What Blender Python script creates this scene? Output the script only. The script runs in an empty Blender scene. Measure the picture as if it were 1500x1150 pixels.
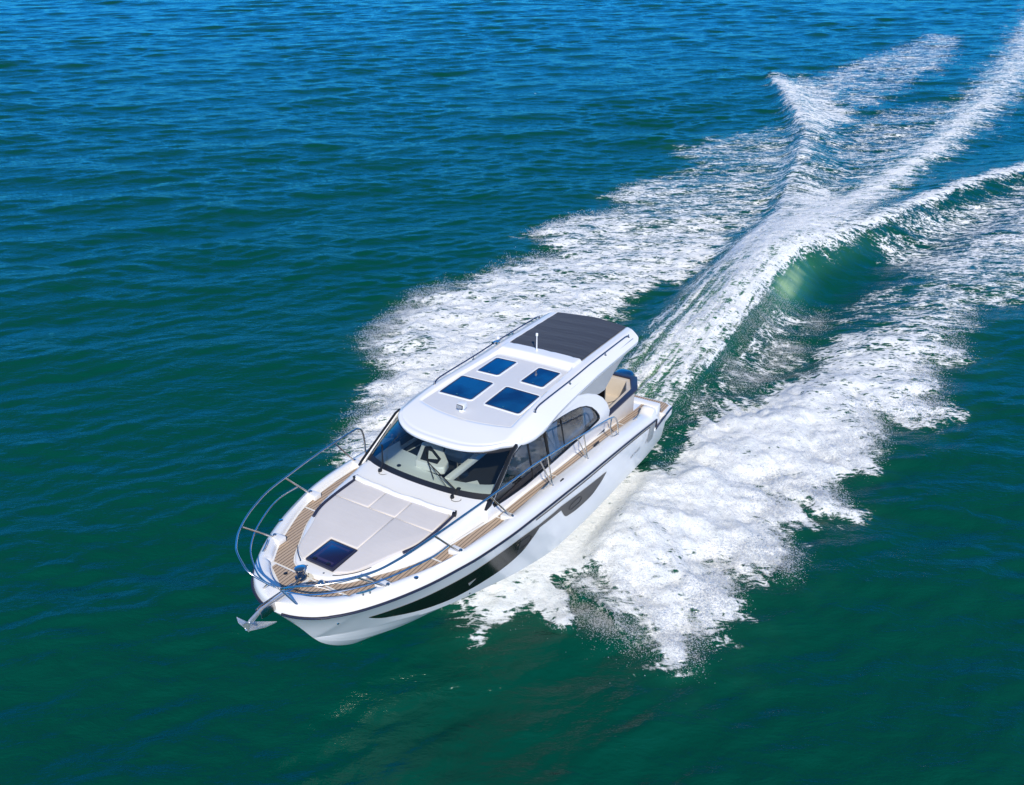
import bpy, bmesh, math, random
import numpy as np
from mathutils import Vector, Matrix
from mathutils.geometry import tessellate_polygon

random.seed(4); RNG = np.random.default_rng(7)
S = bpy.context.scene
COL = S.collection

# ------------------------------------------------------------------ camera, sky, sun, exposure
cd = bpy.data.cameras.new('camera'); cam = bpy.data.objects.new('camera', cd); COL.objects.link(cam)
cam.location = (12.609, 6.190, 10.326)
CFWD = Vector((-0.72196417, -0.44292521, -0.53158724))
cam.rotation_euler = CFWD.to_track_quat('-Z', 'Y').to_euler()
cd.sensor_fit = 'HORIZONTAL'; cd.sensor_width = 36; cd.lens = 36 * 1180.93 / 1500
cd.clip_start = 0.1; cd.clip_end = 9000
S.camera = cam

SUN = Vector((0.587, 0.472, 0.69)).normalized()
w = bpy.data.worlds.new('World'); S.world = w; w.use_nodes = True
nt = w.node_tree; bg = nt.nodes['Background']
sky = nt.nodes.new('ShaderNodeTexSky'); sky.sky_type = 'NISHITA'; sky.sun_disc = False
sky.sun_elevation = math.asin(SUN.z); sky.sun_rotation = math.pi / 2 - math.atan2(SUN.y, SUN.x)
sky.air_density = 1.0; sky.dust_density = 0.0; sky.ozone_density = 3.0
hs = nt.nodes.new('ShaderNodeHueSaturation'); hs.inputs['Saturation'].default_value = 1.15
nt.links.new(sky.outputs[0], hs.inputs['Color'])
tint = nt.nodes.new('ShaderNodeMix'); tint.data_type = 'RGBA'; tint.blend_type = 'MULTIPLY'; tint.inputs[0].default_value = 1; tc = nt.nodes.new('ShaderNodeTexCoord'); sp = nt.nodes.new('ShaderNodeSeparateXYZ'); nt.links.new(tc.outputs['Generated'], sp.inputs[0])
ramp = nt.nodes.new('ShaderNodeValToRGB'); nt.links.new(sp.outputs[2], ramp.inputs[0])      # deep polarised blue towards the horizon, paler overhead
ramp.color_ramp.elements[0].position = .0; ramp.color_ramp.elements[0].color = (.07, .57, 1.22, 1)
ramp.color_ramp.elements[1].position = .62; ramp.color_ramp.elements[1].color = (.85, .90, .92, 1)
e_ = ramp.color_ramp.elements.new(.14); e_.color = (.05, .68, 1.52, 1)
e_ = ramp.color_ramp.elements.new(.30); e_.color = (.06, .86, 1.70, 1)
e_ = ramp.color_ramp.elements.new(.44); e_.color = (.28, .92, 1.45, 1)
nt.links.new(ramp.outputs[0], tint.inputs[7])
nt.links.new(hs.outputs[0], tint.inputs[6]); nt.links.new(tint.outputs[2], bg.inputs[0]); bg.inputs[1].default_value = 0.125
ld = bpy.data.lights.new('sun', 'SUN'); ld.energy = 4.2; ld.angle = math.radians(0.5); ld.color = (1, 0.905, 0.745)
lo = bpy.data.objects.new('sun', ld); COL.objects.link(lo); lo.location = (0, 0, 30)
lo.rotation_euler = SUN.to_track_quat('Z', 'Y').to_euler()
S.view_settings.view_transform = 'Standard'; S.view_settings.look = 'None'
S.view_settings.exposure = 0.13; S.view_settings.gamma = 1

# ------------------------------------------------------------------ node helpers and materials
def new_mat(name):
    m = bpy.data.materials.new(name); m.use_nodes = True
    return m, m.node_tree, m.node_tree.nodes['Principled BSDF']
def N(nt, typ, **kw):
    n = nt.nodes.new(typ)
    for k, v in kw.items():
        if k == 'inp':
            for a, b in v.items():
                if isinstance(b, bpy.types.NodeSocket): nt.links.new(b, n.inputs[a])
                else: n.inputs[a].default_value = b
        else: setattr(n, k, v)
    return n
def mth(nt, op, a, b=0.0, c=0.0, clamp=False):
    n = nt.nodes.new('ShaderNodeMath'); n.operation = op; n.use_clamp = clamp
    for i, v in enumerate((a, b, c)):
        if isinstance(v, bpy.types.NodeSocket): nt.links.new(v, n.inputs[i])
        else: n.inputs[i].default_value = v
    return n.outputs[0]
def mixc(nt, f, a, b):
    n = nt.nodes.new('ShaderNodeMix'); n.data_type = 'RGBA'
    for i, v in ((0, f), (6, a), (7, b)):
        if isinstance(v, bpy.types.NodeSocket): nt.links.new(v, n.inputs[i])
        else: n.inputs[i].default_value = v if i == 0 else (*v, 1)[:4]
    return n.outputs[2]
def noise(nt, vec, scale, detail=4, rough=.55, dist=0.0):
    n = nt.nodes.new('ShaderNodeTexNoise'); nt.links.new(vec, n.inputs['Vector'])
    n.inputs['Scale'].default_value = scale; n.inputs['Detail'].default_value = detail
    n.inputs['Roughness'].default_value = rough; n.inputs['Distortion'].default_value = dist
    return n.outputs[0]
def objco(nt): return N(nt, 'ShaderNodeTexCoord').outputs['Object']
def bump(nt, h, strength=.3, dist=.01, normal=None):
    n = nt.nodes.new('ShaderNodeBump'); nt.links.new(h, n.inputs['Height'])
    n.inputs['Strength'].default_value = strength; n.inputs['Distance'].default_value = dist
    if normal is not None: nt.links.new(normal, n.inputs['Normal'])
    return n.outputs[0]
def simple(name, col, rough=.4, metal=0., coat=0., var=0.04, scale=6., bumpy=0., bscale=80., spec=None):
    m, nt, b = new_mat(name)
    co = objco(nt); n = noise(nt, co, scale, 5)
    lo_ = tuple(c * (1 - var) for c in col); hi = tuple(min(1, c * (1 + var)) for c in col)
    nt.links.new(mixc(nt, n, lo_, hi), b.inputs['Base Color'])
    b.inputs['Roughness'].default_value = rough; b.inputs['Metallic'].default_value = metal
    b.inputs['Coat Weight'].default_value = coat; b.inputs['Coat Roughness'].default_value = .06
    if spec is not None: b.inputs['Specular IOR Level'].default_value = spec
    if bumpy: nt.links.new(bump(nt, noise(nt, co, bscale, 3), bumpy, .004), b.inputs['Normal'])
    return m

GEL = simple('white_gelcoat', (.83, .835, .83), .28, coat=.35, var=.02, scale=1.5)
def hull_paint():
    m, nt, b = new_mat('hull_gelcoat'); co = objco(nt)
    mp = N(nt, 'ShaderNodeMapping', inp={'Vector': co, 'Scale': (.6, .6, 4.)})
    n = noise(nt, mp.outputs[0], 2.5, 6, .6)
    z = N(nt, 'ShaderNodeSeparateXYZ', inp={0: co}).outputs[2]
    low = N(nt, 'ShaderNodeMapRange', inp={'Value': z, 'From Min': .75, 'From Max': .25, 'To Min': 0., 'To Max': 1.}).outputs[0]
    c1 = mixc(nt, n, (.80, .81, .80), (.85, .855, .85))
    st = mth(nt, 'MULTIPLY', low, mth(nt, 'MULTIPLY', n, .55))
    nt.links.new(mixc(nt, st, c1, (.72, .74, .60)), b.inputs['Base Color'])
    b.inputs['Roughness'].default_value = .22; b.inputs['Coat Weight'].default_value = .4; b.inputs['Coat Roughness'].default_value = .05
    return m
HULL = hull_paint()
NONSKID = simple('grey_nonskid', (.66, .67, .69), .6, var=.03, bumpy=.35, bscale=260)
STEEL = simple('polished_steel', (.60, .57, .54), .2, metal=1., var=.05)
ANCHM = simple('anchor_metal', (.80, .81, .82), .38, metal=.75, var=.12, scale=30)
DARKRAIL = simple('dark_anodised_rail', (.035, .05, .11), .2, metal=.6, coat=.3)
BLACK = simple('black_plastic', (.012, .013, .016), .35, var=.2)
NAVYTRIM = simple('navy_trim', (.028, .03, .055), .4, var=.1)
RUB = simple('rubbing_strake_navy', (.02, .022, .04), .3, var=.1)
HWIN = simple('hull_window_black', (.006, .006, .007), .16, var=.2, spec=.25)
HGREY = simple('charcoal_vinyl', (.024, .024, .028), .3, spec=.25, var=.25, scale=3)
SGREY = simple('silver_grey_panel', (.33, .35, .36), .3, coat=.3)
def sky_glass():
    m, nt, b = new_mat('skylight_glass'); co = objco(nt); n = noise(nt, co, 1.7, 3, .5, .4)
    k = N(nt, 'ShaderNodeMapRange', inp={'Value': n, 'From Min': .38, 'From Max': .62}).outputs[0]
    nt.links.new(mixc(nt, k, (.001, .012, .06), (.002, .06, .17)), b.inputs['Base Color'])
    b.inputs['Roughness'].default_value = .04; b.inputs['Coat Weight'].default_value = .6
    return m
SKY_G = sky_glass()
HATCH = simple('hatch_acrylic', (.010, .009, .045), .05, coat=.8, var=.3, scale=4)
BEIGE = simple('beige_upholstery', (.62, .56, .49), .65, var=.05, bumpy=.25, bscale=160)
CREAM = simple('interior_cream', (.80, .79, .76), .5, var=.04)
DASH = simple('dash_grey', (.80, .82, .80), .55, var=.04)
FLOORM = simple('cabin_floor_dark', (.03, .028, .026), .5, var=.2)
DARKIN = simple('cabin_lining_navy', (.012, .022, .045), .5, var=.2)
CLOTH = simple('curtain_cloth', (.78, .80, .80), .8, var=.06, bumpy=.3, bscale=30)
BLUECOWL = simple('engine_cowl_navy', (.006, .022, .06), .16, coat=.8, var=.1)
BRASS = simple('warm_metal', (.6, .45, .3), .3, metal=.7)
TEXTM = simple('grey_lettering', (.10, .11, .12), .4)
PALE = simple('pale_plastic', (.78, .80, .80), .35)

def teak_mat():
    m, nt, b = new_mat('teak_decking'); co = objco(nt)
    sp = N(nt, 'ShaderNodeSeparateXYZ', inp={0: co})
    y = sp.outputs[1]
    fr = mth(nt, 'FRACT', mth(nt, 'MULTIPLY', mth(nt, 'ADD', y, 20.013), 1 / .052))
    gap = mth(nt, 'LESS_THAN', fr, .20)
    idx = mth(nt, 'FLOOR', mth(nt, 'MULTIPLY', mth(nt, 'ADD', y, 20.013), 1 / .052))
    wn = N(nt, 'ShaderNodeTexWhiteNoise', noise_dimensions='1D', inp={'W': idx}).outputs[0]
    mp = N(nt, 'ShaderNodeMapping', inp={'Vector': co, 'Scale': (2.5, 40., 2.)})
    g = noise(nt, mp.outputs[0], 3., 6, .6); g2 = noise(nt, co, 1.6, 4)
    c = mixc(nt, g, (.40, .285, .195), (.56, .43, .32))
    c = mixc(nt, mth(nt, 'MULTIPLY', wn, .35), c, (.44, .30, .19))
    c = mixc(nt, mth(nt, 'MULTIPLY', g2, .4), c, (.50, .42, .33))
    c = mixc(nt, gap, c, (.07, .05, .04))
    nt.links.new(c, b.inputs['Base Color']); b.inputs['Roughness'].default_value = .7
    nt.links.new(bump(nt, mth(nt, 'SUBTRACT', g, mth(nt, 'MULTIPLY', gap, 2.)), .3, .003), b.inputs['Normal'])
    return m
TEAK = teak_mat()
def fabric(name, col, sc=220, wr=.25):
    m, nt, b = new_mat(name); co = objco(nt)
    n = noise(nt, co, 2.2, 5, .6); f = noise(nt, co, sc, 2)
    mp = N(nt, 'ShaderNodeMapping', inp={'Vector': co, 'Scale': (3., .7, 1.)})
    wv = noise(nt, mp.outputs[0], 3., 3, .5, .6)
    c = mixc(nt, n, tuple(x * .93 for x in col), tuple(x * 1.05 for x in col))
    nt.links.new(c, b.inputs['Base Color']); b.inputs['Roughness'].default_value = .85
    b.inputs['Sheen Weight'].default_value = .15
    nt.links.new(bump(nt, f, .25, .003, bump(nt, wv, wr, .03)), b.inputs['Normal'])
    return m
CANVAS = fabric('dark_canvas', (.022, .027, .040))
PAD = fabric('sunpad_vinyl', (.66, .625, .60), 300, .12)
ROLL = fabric('white_cover_cloth', (.84, .85, .87), 60, .9)

def glass(name, tint, refl_rough=.02, amt=1.0):
    m = bpy.data.materials.new(name); m.use_nodes = True; nt = m.node_tree
    for n in list(nt.nodes):
        if n.type == 'BSDF_PRINCIPLED': nt.nodes.remove(n)
    out = [n for n in nt.nodes if n.type == 'OUTPUT_MATERIAL'][0]
    tr = N(nt, 'ShaderNodeBsdfTransparent', inp={0: (*tint, 1)})
    gl = N(nt, 'ShaderNodeBsdfGlossy', inp={'Roughness': refl_rough})
    fr = N(nt, 'ShaderNodeFresnel', inp={'IOR': 1.5})
    co = objco(nt)
    nm = bump(nt, noise(nt, co, 1.3, 2), .05, .03)
    nt.links.new(nm, gl.inputs['Normal'])
    mx = N(nt, 'ShaderNodeMixShader', inp={0: mth(nt, 'MULTIPLY', fr.outputs[0], amt, clamp=True)})
    nt.links.new(tr.outputs[0], mx.inputs[1]); nt.links.new(gl.outputs[0], mx.inputs[2]); nt.links.new(mx.outputs[0], out.inputs[0])
    return m
GL_W = glass('windscreen_glass', (.78, .86, .87), amt=2.0)
GL_S = glass('side_glass', (.86, .92, .92), amt=1.8)

# ------------------------------------------------------------------ mesh helpers
def link(name, me, mat, parent=None, smooth=True, angle=38, label=None):
    if smooth:
        me.shade_smooth()
        if angle: me.set_sharp_from_angle(angle=math.radians(angle))
    if mat is not None: me.materials.append(mat)
    o = bpy.data.objects.new(name, me); COL.objects.link(o)
    if parent is not None: o.parent = parent
    if label: o['label'] = label
    return o
class MB:
    def __init__(s): s.v = []; s.f = []
    def add(s, vs, fs):
        k = len(s.v); s.v += [tuple(map(float, v)) for v in vs]; s.f += [tuple(i + k for i in f) for f in fs]; return s
    def box(s, a, b, rot=0, tilt=0, c=None):
        x0, y0, z0 = a; x1, y1, z1 = b
        vs = [Vector((x, y, z)) for z in (z0, z1) for y in (y0, y1) for x in (x0, x1)]
        if rot or tilt:
            c = Vector(c) if c else sum(vs, Vector()) / 8
            R = Matrix.Rotation(rot, 3, 'Z') @ Matrix.Rotation(tilt, 3, 'Y'); vs = [R @ (v - c) + c for v in vs]
        return s.add(vs, [(0, 2, 3, 1), (4, 5, 7, 6), (0, 1, 5, 4), (2, 6, 7, 3), (0, 4, 6, 2), (1, 3, 7, 5)])
    def grid(s, P, flip=False):                       # P: (n, m, 3)
        n, m = P.shape[:2]; k = len(s.v); s.v += [tuple(p) for p in P.reshape(-1, 3).tolist()]
        for i in range(n - 1):
            for j in range(m - 1):
                q = (k + i * m + j, k + (i + 1) * m + j, k + (i + 1) * m + j + 1, k + i * m + j + 1)
                s.f.append(q[::-1] if flip else q)
        return s
    def tube(s, pts, r, n=10, smooth=0, cap=True):
        P = [Vector(p) for p in pts]
        if smooth:
            Q = []
            for i in range(len(P) - 1):
                p0 = P[max(i - 1, 0)]; p1 = P[i]; p2 = P[i + 1]; p3 = P[min(i + 2, len(P) - 1)]
                for k in range(smooth):
                    t = k / smooth
                    Q.append(.5 * ((2 * p1) + (p2 - p0) * t + (2 * p0 - 5 * p1 + 4 * p2 - p3) * t * t + (3 * p1 - p0 - 3 * p2 + p3) * t ** 3))
            Q.append(P[-1]); P = Q
        rr = r if isinstance(r, (list, tuple)) else [r] * len(P)
        if len(rr) != len(P): rr = list(np.interp(np.linspace(0, 1, len(P)), np.linspace(0, 1, len(rr)), rr))
        t0 = (P[1] - P[0]).normalized(); u = t0.orthogonal().normalized(); vs = []; prev = t0
        for i, p in enumerate(P):
            t = (P[min(i + 1, len(P) - 1)] - P[max(i - 1, 0)]).normalized()
            u = prev.rotation_difference(t) @ u; u = (u - t * u.dot(t)).normalized(); v = t.cross(u); prev = t
            for k in range(n):
                a = 2 * math.pi * k / n; vs.append(p + (u * math.cos(a) + v * math.sin(a)) * rr[i])
        fs = [(i * n + k, i * n + (k + 1) % n, (i + 1) * n + (k + 1) % n, (i + 1) * n + k) for i in range(len(P) - 1) for k in range(n)]
        if cap: fs += [tuple(range(n))[::-1], tuple(range((len(P) - 1) * n, len(P) * n))]
        return s.add(vs, fs)
    def prism(s, poly, a, b, axis='y', f=None):      # poly in the two other axes, extruded between a and b
        n = len(poly); vs = []
        for t in (a, b):
            for p in poly:
                vs.append({'y': (p[0], t, p[1]), 'z': (p[0], p[1], t), 'x': (t, p[0], p[1])}[axis])
        tri = tessellate_polygon([[Vector((p[0], p[1], 0)) for p in poly]])
        fs = [tuple(t) for t in tri] + [tuple(i + n for i in t)[::-1] for t in tri] + [(i, (i + 1) % n, (i + 1) % n + n, i + n) for i in range(n)]
        if f: vs = [f(v) for v in vs]
        return s.add(vs, fs)
    def lathe(s, prof, c, n=20, axis='z'):
        vs = []
        for r, h in prof:
            for k in range(n):
                a = 2 * math.pi * k / n; q = (r * math.cos(a), r * math.sin(a), h)
                if axis == 'x': q = (q[2], q[0], q[1])
                if axis == 'y': q = (q[0], q[2], q[1])
                vs.append((q[0] + c[0], q[1] + c[1], q[2] + c[2]))
        m = len(prof)
        fs = [(i * n + k, i * n + (k + 1) % n, (i + 1) * n + (k + 1) % n, (i + 1) * n + k) for i in range(m - 1) for k in range(n)]
        fs += [tuple(range(n))[::-1], tuple(range((m - 1) * n, m * n))]
        return s.add(vs, fs)
    def mirror(s):
        k = len(s.v); s.v += [(x, -y, z) for x, y, z in s.v]; s.f += [tuple(i + k for i in f)[::-1] for f in s.f]; return s
    def build2(s, name, *a, **k):          # the port piece and its starboard twin as two objects
        t = MB(); t.v = [(x, -y, z) for x, y, z in s.v]; t.f = [f[::-1] for f in s.f]
        o = s.build(name, *a, **k); t.build(name, *a, **k); return o
    def build(s, name, mat, parent=None, smooth=True, angle=38, bevel=0, label=None, weld=False, seg=2):
        me = bpy.data.meshes.new(name); me.from_pydata(s.v, [], s.f)
        bm = bmesh.new(); bm.from_mesh(me)
        if weld: bmesh.ops.remove_doubles(bm, verts=bm.verts, dist=.0008)
        bmesh.ops.recalc_face_normals(bm, faces=bm.faces)
        if bevel:
            bmesh.ops.remove_doubles(bm, verts=bm.verts, dist=.0001)
            es = [e for e in bm.edges if len(e.link_faces) == 2 and e.calc_face_angle(0) > .6]
            bmesh.ops.bevel(bm, geom=es, offset=bevel, segments=seg, affect='EDGES', profile=.6)
        bm.to_mesh(me); bm.free()
        return link(name, me, mat, parent, smooth, angle, label)
def pchip(xs, ys):
    xs=np.array(xs,float); ys=np.array(ys,float); h=np.diff(xs); d=np.diff(ys)/h
    m=np.zeros(len(xs)); m[0]=d[0]; m[-1]=d[-1]
    for i in range(1,len(xs)-1):
        if d[i-1]*d[i]>0: m[i]=2*d[i-1]*d[i]/(d[i-1]+d[i])
    def f(x):
        x=np.clip(np.asarray(x,float),xs[0],xs[-1]); i=np.clip(np.searchsorted(xs,x)-1,0,len(xs)-2)
        t=(x-xs[i])/h[i]
        return (1+2*t)*(1-t)**2*ys[i]+t*(1-t)**2*h[i]*m[i]+t*t*(3-2*t)*ys[i+1]+t*t*(t-1)*h[i]*m[i+1]
    return f
_yr=pchip([0,.8,2,4,6,7,7.5,8,8.4,8.8,9.2,9.5,9.8,10,10.1],[1.58,1.62,1.68,1.72,1.72,1.69,1.65,1.58,1.48,1.36,1.2,1.05,.86,.68,.56])
def YR(x):                      # half breadth of the rubbing strake; rounded stem beyond x=10.1
    x=np.asarray(x,float)
    return np.where(x<10.1,_yr(x),.56*np.sqrt(np.clip((10.29-x)/.19,0,1)))
ZR=pchip([0,1.6,2.5,3.5,5,6.3,7.3,8,9,10.29],[1.06,1.22,1.36,1.5,1.66,1.81,1.89,1.93,1.95,1.98])
YC=pchip([.8,2,4,5.5,6.5,7.5,8.4,9,9.4,9.72],[1.45,1.5,1.5,1.47,1.37,1.2,.93,.6,.33,0.0])
ZC=pchip([.8,2,4,5.5,6.5,7.5,8.4,9,9.4,9.72],[.35,.38,.44,.52,.66,.86,.99,1.05,1.08,1.08])
ZK=pchip([.8,3,5,6,7,8,8.5,8.75,8.97,9.29,9.57,9.72,9.92,10.29],[-.3,-.35,-.38,-.36,-.24,0.0,.17,.28,.38,.6,.87,1.08,1.42,1.98])
def side_s(x,s):                # topsides: s=0 at the chine, 1 at the strake
    x=np.asarray(x,float)
    yc=np.where(x<9.72,YC(x),0.); zc=np.where(x<9.72,ZC(x),ZK(x)); yr=YR(x); zr=ZR(x)
    p=np.interp(x,[0,6,8.5,9.8,10.29],[.8,.85,1.0,.95,.8])
    yc=np.where(x<9.72,yc+.05*np.clip((9.6-x)/1.5,0,1),yc)
    return yc+(yr-yc)*s**p, zc+(zr-zc)*s
def side_y(x,z):
    x=np.asarray(x,float); zc=np.where(x<9.72,ZC(x),ZK(x)); s=np.clip((z-zc)/(ZR(x)-zc),0,1)
    return side_s(x,s)[0]

# ================================================================== THE BOAT (boat frame: x forward, y port, z up)
boat = bpy.data.objects.new('motor_yacht', None); COL.objects.link(boat)
boat['label'] = 'white cabin motor yacht with dark roof canvas and black hull windows speeding across green sea'
boat['category'] = 'motor boat'
MR = Matrix(((0.996194698, -0.00468722879, -0.0870296121), (0, 0.998552813, -0.0537799191), (0.0871557427, 0.0535752703, 0.994753018)))
boat.matrix_world = (MR.to_4x4()) @ Matrix.Translation(Vector((-2.0, 0, -0.1)))
def A(*c): return np.stack(np.broadcast_arrays(*[np.asarray(q, float) for q in c]), -1)

# hull shell
def hull():
    xs = np.concatenate([np.linspace(.85, 1.60, 8), np.linspace(1.63, 9.6, 110), np.linspace(9.63, 10.28, 34), [10.2895]])
    rows = []
    for x in xs:
        zk = float(ZK(x)); zc = float(ZC(x)) if x < 9.72 else zk; yc = float(YC(x)) if x < 9.72 else 0.
        sec = [(0, zk)]
        for t in (.25, .45, .48, .7, .73, .97):        # bottom with two small spray strakes
            lift = {.45: 0, .48: -.022, .73: -.022}.get(t, 0) * min(1, yc / .5)
            sec.append((yc * t, zk + (zc - zk) * (t ** 1.12) + lift))
        sec.append((yc, zc - .02 * min(1, yc / .5)))
        top = 1.0
        if x < 1.61: top = min(1., (0.98 - zc) / (float(ZR(x)) - zc))
        for s in np.linspace(0, 1, 15):
            y, z = side_s(x, s * top); sec.append((float(y), float(z)))
        rows.append([(x, y, z) for y, z in sec])
    P = np.array(rows)
    m = MB().grid(P)
    n = P.shape[1]
    m.mirror()
    # transom
    t = P[0]; ring = [tuple(p) for p in t] + [(p[0], -p[1], p[2]) for p in t[::-1]]
    k = len(m.v); m.v += ring; m.f.append(tuple(range(k, k + len(ring))))
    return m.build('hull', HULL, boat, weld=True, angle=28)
HULLO = hull()

TK = pchip([1.0, 2, 4, 5.5, 7, 8.2, 9.2, 9.7], [1.33, 1.37, 1.40, 1.41, 1.46, 1.35, .98, .66])      # teak outer edge
def DZ(x): return ZR(x) + .09
TR = pchip([1, 3, 6, 7, 7.5, 8.3, 8.7, 9.15, 9.4, 9.5], [1.12, 1.2, 1.25, 1.26, 1.2, 1.07, .93, .66, .50, .41])
def TRK(x):
    x = np.asarray(x, float)
    return np.where(x < 9.5, TR(x), .41 * np.sqrt(np.clip((9.62 - x) / .12, 0, 1)))

# gunwale: strake, outer slope, cap, inner slope to the deck
def gunwale():
    m = MB(); xs = np.concatenate([np.linspace(1.62, 9.7, 120), np.linspace(9.72, 10.27, 30), [10.282, 10.288, 10.2901]])
    rows = []
    for x in xs:
        y = float(YR(x)); z = float(ZR(x)); yt = float(TK(min(x, 9.7))) if x < 9.7 else max(0., y - .22) 
        if x > 9.7: yt = max(0.0, .66 * math.sqrt(max(0, (10.03 - x) / .33)))
        rise = .15 + .13 * max(0, 1 - abs(x - 1.70) / .22)
        capi = min(yt + .05, y * .98) if x < 9.7 else max(yt + .04, 0)
        capo = max(y - .09, capi)
        prof = [(y, z), (y - .005, z + .04), (y - .02 if y > .03 else 0, z + .085), ((y * .6 + capo * .4), z + rise - .025), (capo, z + rise), (capo * .5 + capi * .5, z + rise + .012), (capi, z + rise + .004), (max(yt + .012, 0), z + rise - .02), (yt, z + .085), (max(0, yt - .03), z + .084)]
        rows.append([(x, max(0, a), b) for a, b in prof])
    m.grid(np.array(rows))
    r = rows[0]; m.add([*r, (r[0][0], 1.30, .95), (r[0][0], r[0][1] - .01, .95)], [tuple(range(len(r) + 2))])
    m.mirror()
    return m.build('gunwale', GEL, boat, weld=True, angle=50)
gunwale()
# quarter piece down to the platform
MB().prism([(1.62, 1.42), (1.80, 1.44), (1.80, .95), (1.15, .95), (1.25, 1.04)], 1.40, 1.60).build2('quarter_wing', GEL, boat, bevel=.03)

def strake():
    for sgn in (1, -1):
        m = MB()
        xs = list(np.linspace(1.66, 9.9, 70)) + list(np.linspace(9.93, 10.28, 16))
        pts = [(x + (.01 if x > 10 else 0), sgn * (float(YR(x)) + .012), float(ZR(x)) + .015) for x in xs]
        if sgn == 1: pts = [(.45, 1.56, .955), (1.35, 1.625, .975), (1.58, 1.655, .99), (1.62, 1.665, 1.05)] + pts
        else: pts = [(.45, -1.56, .955), (1.35, -1.625, .975), (1.58, -1.655, .99), (1.62, -1.665, 1.05)] + pts
        m.tube(pts, .019, 8); m.build('rubbing_strake', RUB, boat)
strake()
# steel insert line just under the strake
m = MB()
xs = np.linspace(2.0, 6.6, 60)
m.grid(np.stack([A(xs, side_s(xs, s)[0] + .006, side_s(xs, s)[1]) for s in (.925, .955)], 1)).build2('hull_stripe', HGREY, boat)

# hull windows, following the topsides
def on_hull(name, mat, xs, zt, zb, rows=8, off=.007, both=True, label=None):
    P = []
    for x in xs:
        a = float(zt(x)); b = float(zb(x))
        P.append([(x, float(side_y(x, z)) + off, z) for z in np.linspace(b, a, rows)])
    m = MB().grid(np.array(P))
    return m.build2(name, mat, boat, angle=60, label=label)
t1 = pchip([6.4, 7.2, 7.9, 8.5, 9.0, 9.42], [1.57, 1.635, 1.62, 1.59, 1.565, 1.57])
b1 = pchip([6.4, 6.55, 6.8, 7.35, 8.0, 8.6, 9.1, 9.3, 9.42], [1.49, 1.36, 1.2, 1.11, 1.10, 1.17, 1.33, 1.46, 1.568])
on_hull('hull_window', HWIN, np.linspace(6.9, 9.42, 50), t1, b1, label='long black bow window sweeping to a point')
on_hull('hull_window_shade', HGREY, np.linspace(6.4, 6.9, 14), t1, b1)
on_hull('hull_window_shade', HGREY, np.linspace(5.74, 6.4, 8), pchip([5.7, 6.4], [1.53, 1.57]), pchip([5.7, 6.4], [1.43, 1.49]))
on_hull('hull_window', HGREY, np.linspace(4.03, 5.74, 30), pchip([4.03, 5.0, 5.74], [1.27, 1.41, 1.53]),
        pchip([4.03, 4.2, 4.6, 5.0, 5.42, 5.5, 5.74], [1.262, 1.14, 1.03, 1.05, 1.13, 1.16, 1.43]), label='charcoal aft hull window')
on_hull('vent_panel', SGREY, np.linspace(1.66, 2.0, 8), pchip([1.6, 2.0], [1.17, 1.24]), pchip([1.66, 1.9, 2.0], [.78, .80, .95]))
# small things on the hull windows: round-cornered opening ports
def port_ring(x0, x1, z0, z1):
    pts = []
    for k in range(25):
        a = 2 * math.pi * k / 24; ca = math.cos(a); sa = math.sin(a)
        x = (x0 + x1) / 2 + (x1 - x0) / 2 * math.copysign(abs(ca) ** .6, ca); z = (z0 + z1) / 2 + (z1 - z0) / 2 * math.copysign(abs(sa) ** .6, sa) - (x - (x0 + x1) / 2) * -.08
        pts.append((x, float(side_y(x, z)) + .012, z))
    MB().tube(pts, .0035, 6, cap=False).build2('porthole_frame', BLACK, boat)
port_ring(6.62, 7.0, 1.34, 1.52); port_ring(5.0, 5.42, 1.2, 1.34)
# emblem chip on the bow window and the lettering further aft
MB().prism([(7.93, 1.33), (7.80, 1.35), (7.88, 1.25)], 0, .004, f=lambda v: (v[0], float(side_y(v[0], v[2])) + .01 + v[1], v[2])).build('window_emblem', SGREY, boat)
def hull_text(txt, x0, z0, size, name, slope=.0):
    cu = bpy.data.curves.new('t', 'FONT'); cu.body = txt; cu.size = size; cu.space_character = 1.25
    ob = bpy.data.objects.new('t', cu); COL.objects.link(ob)
    dg = bpy.context.evaluated_depsgraph_get(); me = bpy.data.meshes.new_from_object(ob.evaluated_get(dg))
    bpy.data.objects.remove(ob)
    for v in me.vertices:
        x = x0 - v.co.x; z = z0 + v.co.y + slope * v.co.x
        v.co = (x, float(side_y(x, z)) + .006, z)
    me.name = name
    return link(name, me, TEXTM, boat, smooth=False)
hull_text('ANTARES', 2.84, .90, .095, 'hull_lettering', -.02)
hull_text('1', 2.10, .87, .15, 'hull_numeral'); hull_text('1', 2.03, .87, .15, 'hull_numeral')
# round skin fittings on the bow topsides
for x, z in ((7.75, .98), (9.75, 1.62)):
    y = float(side_y(x, z)); MB().lathe([(.018, -.004), (.02, .006), (.012, .012)], (x, y, z), 12, 'y').build('skin_fitting', STEEL, boat)

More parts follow.
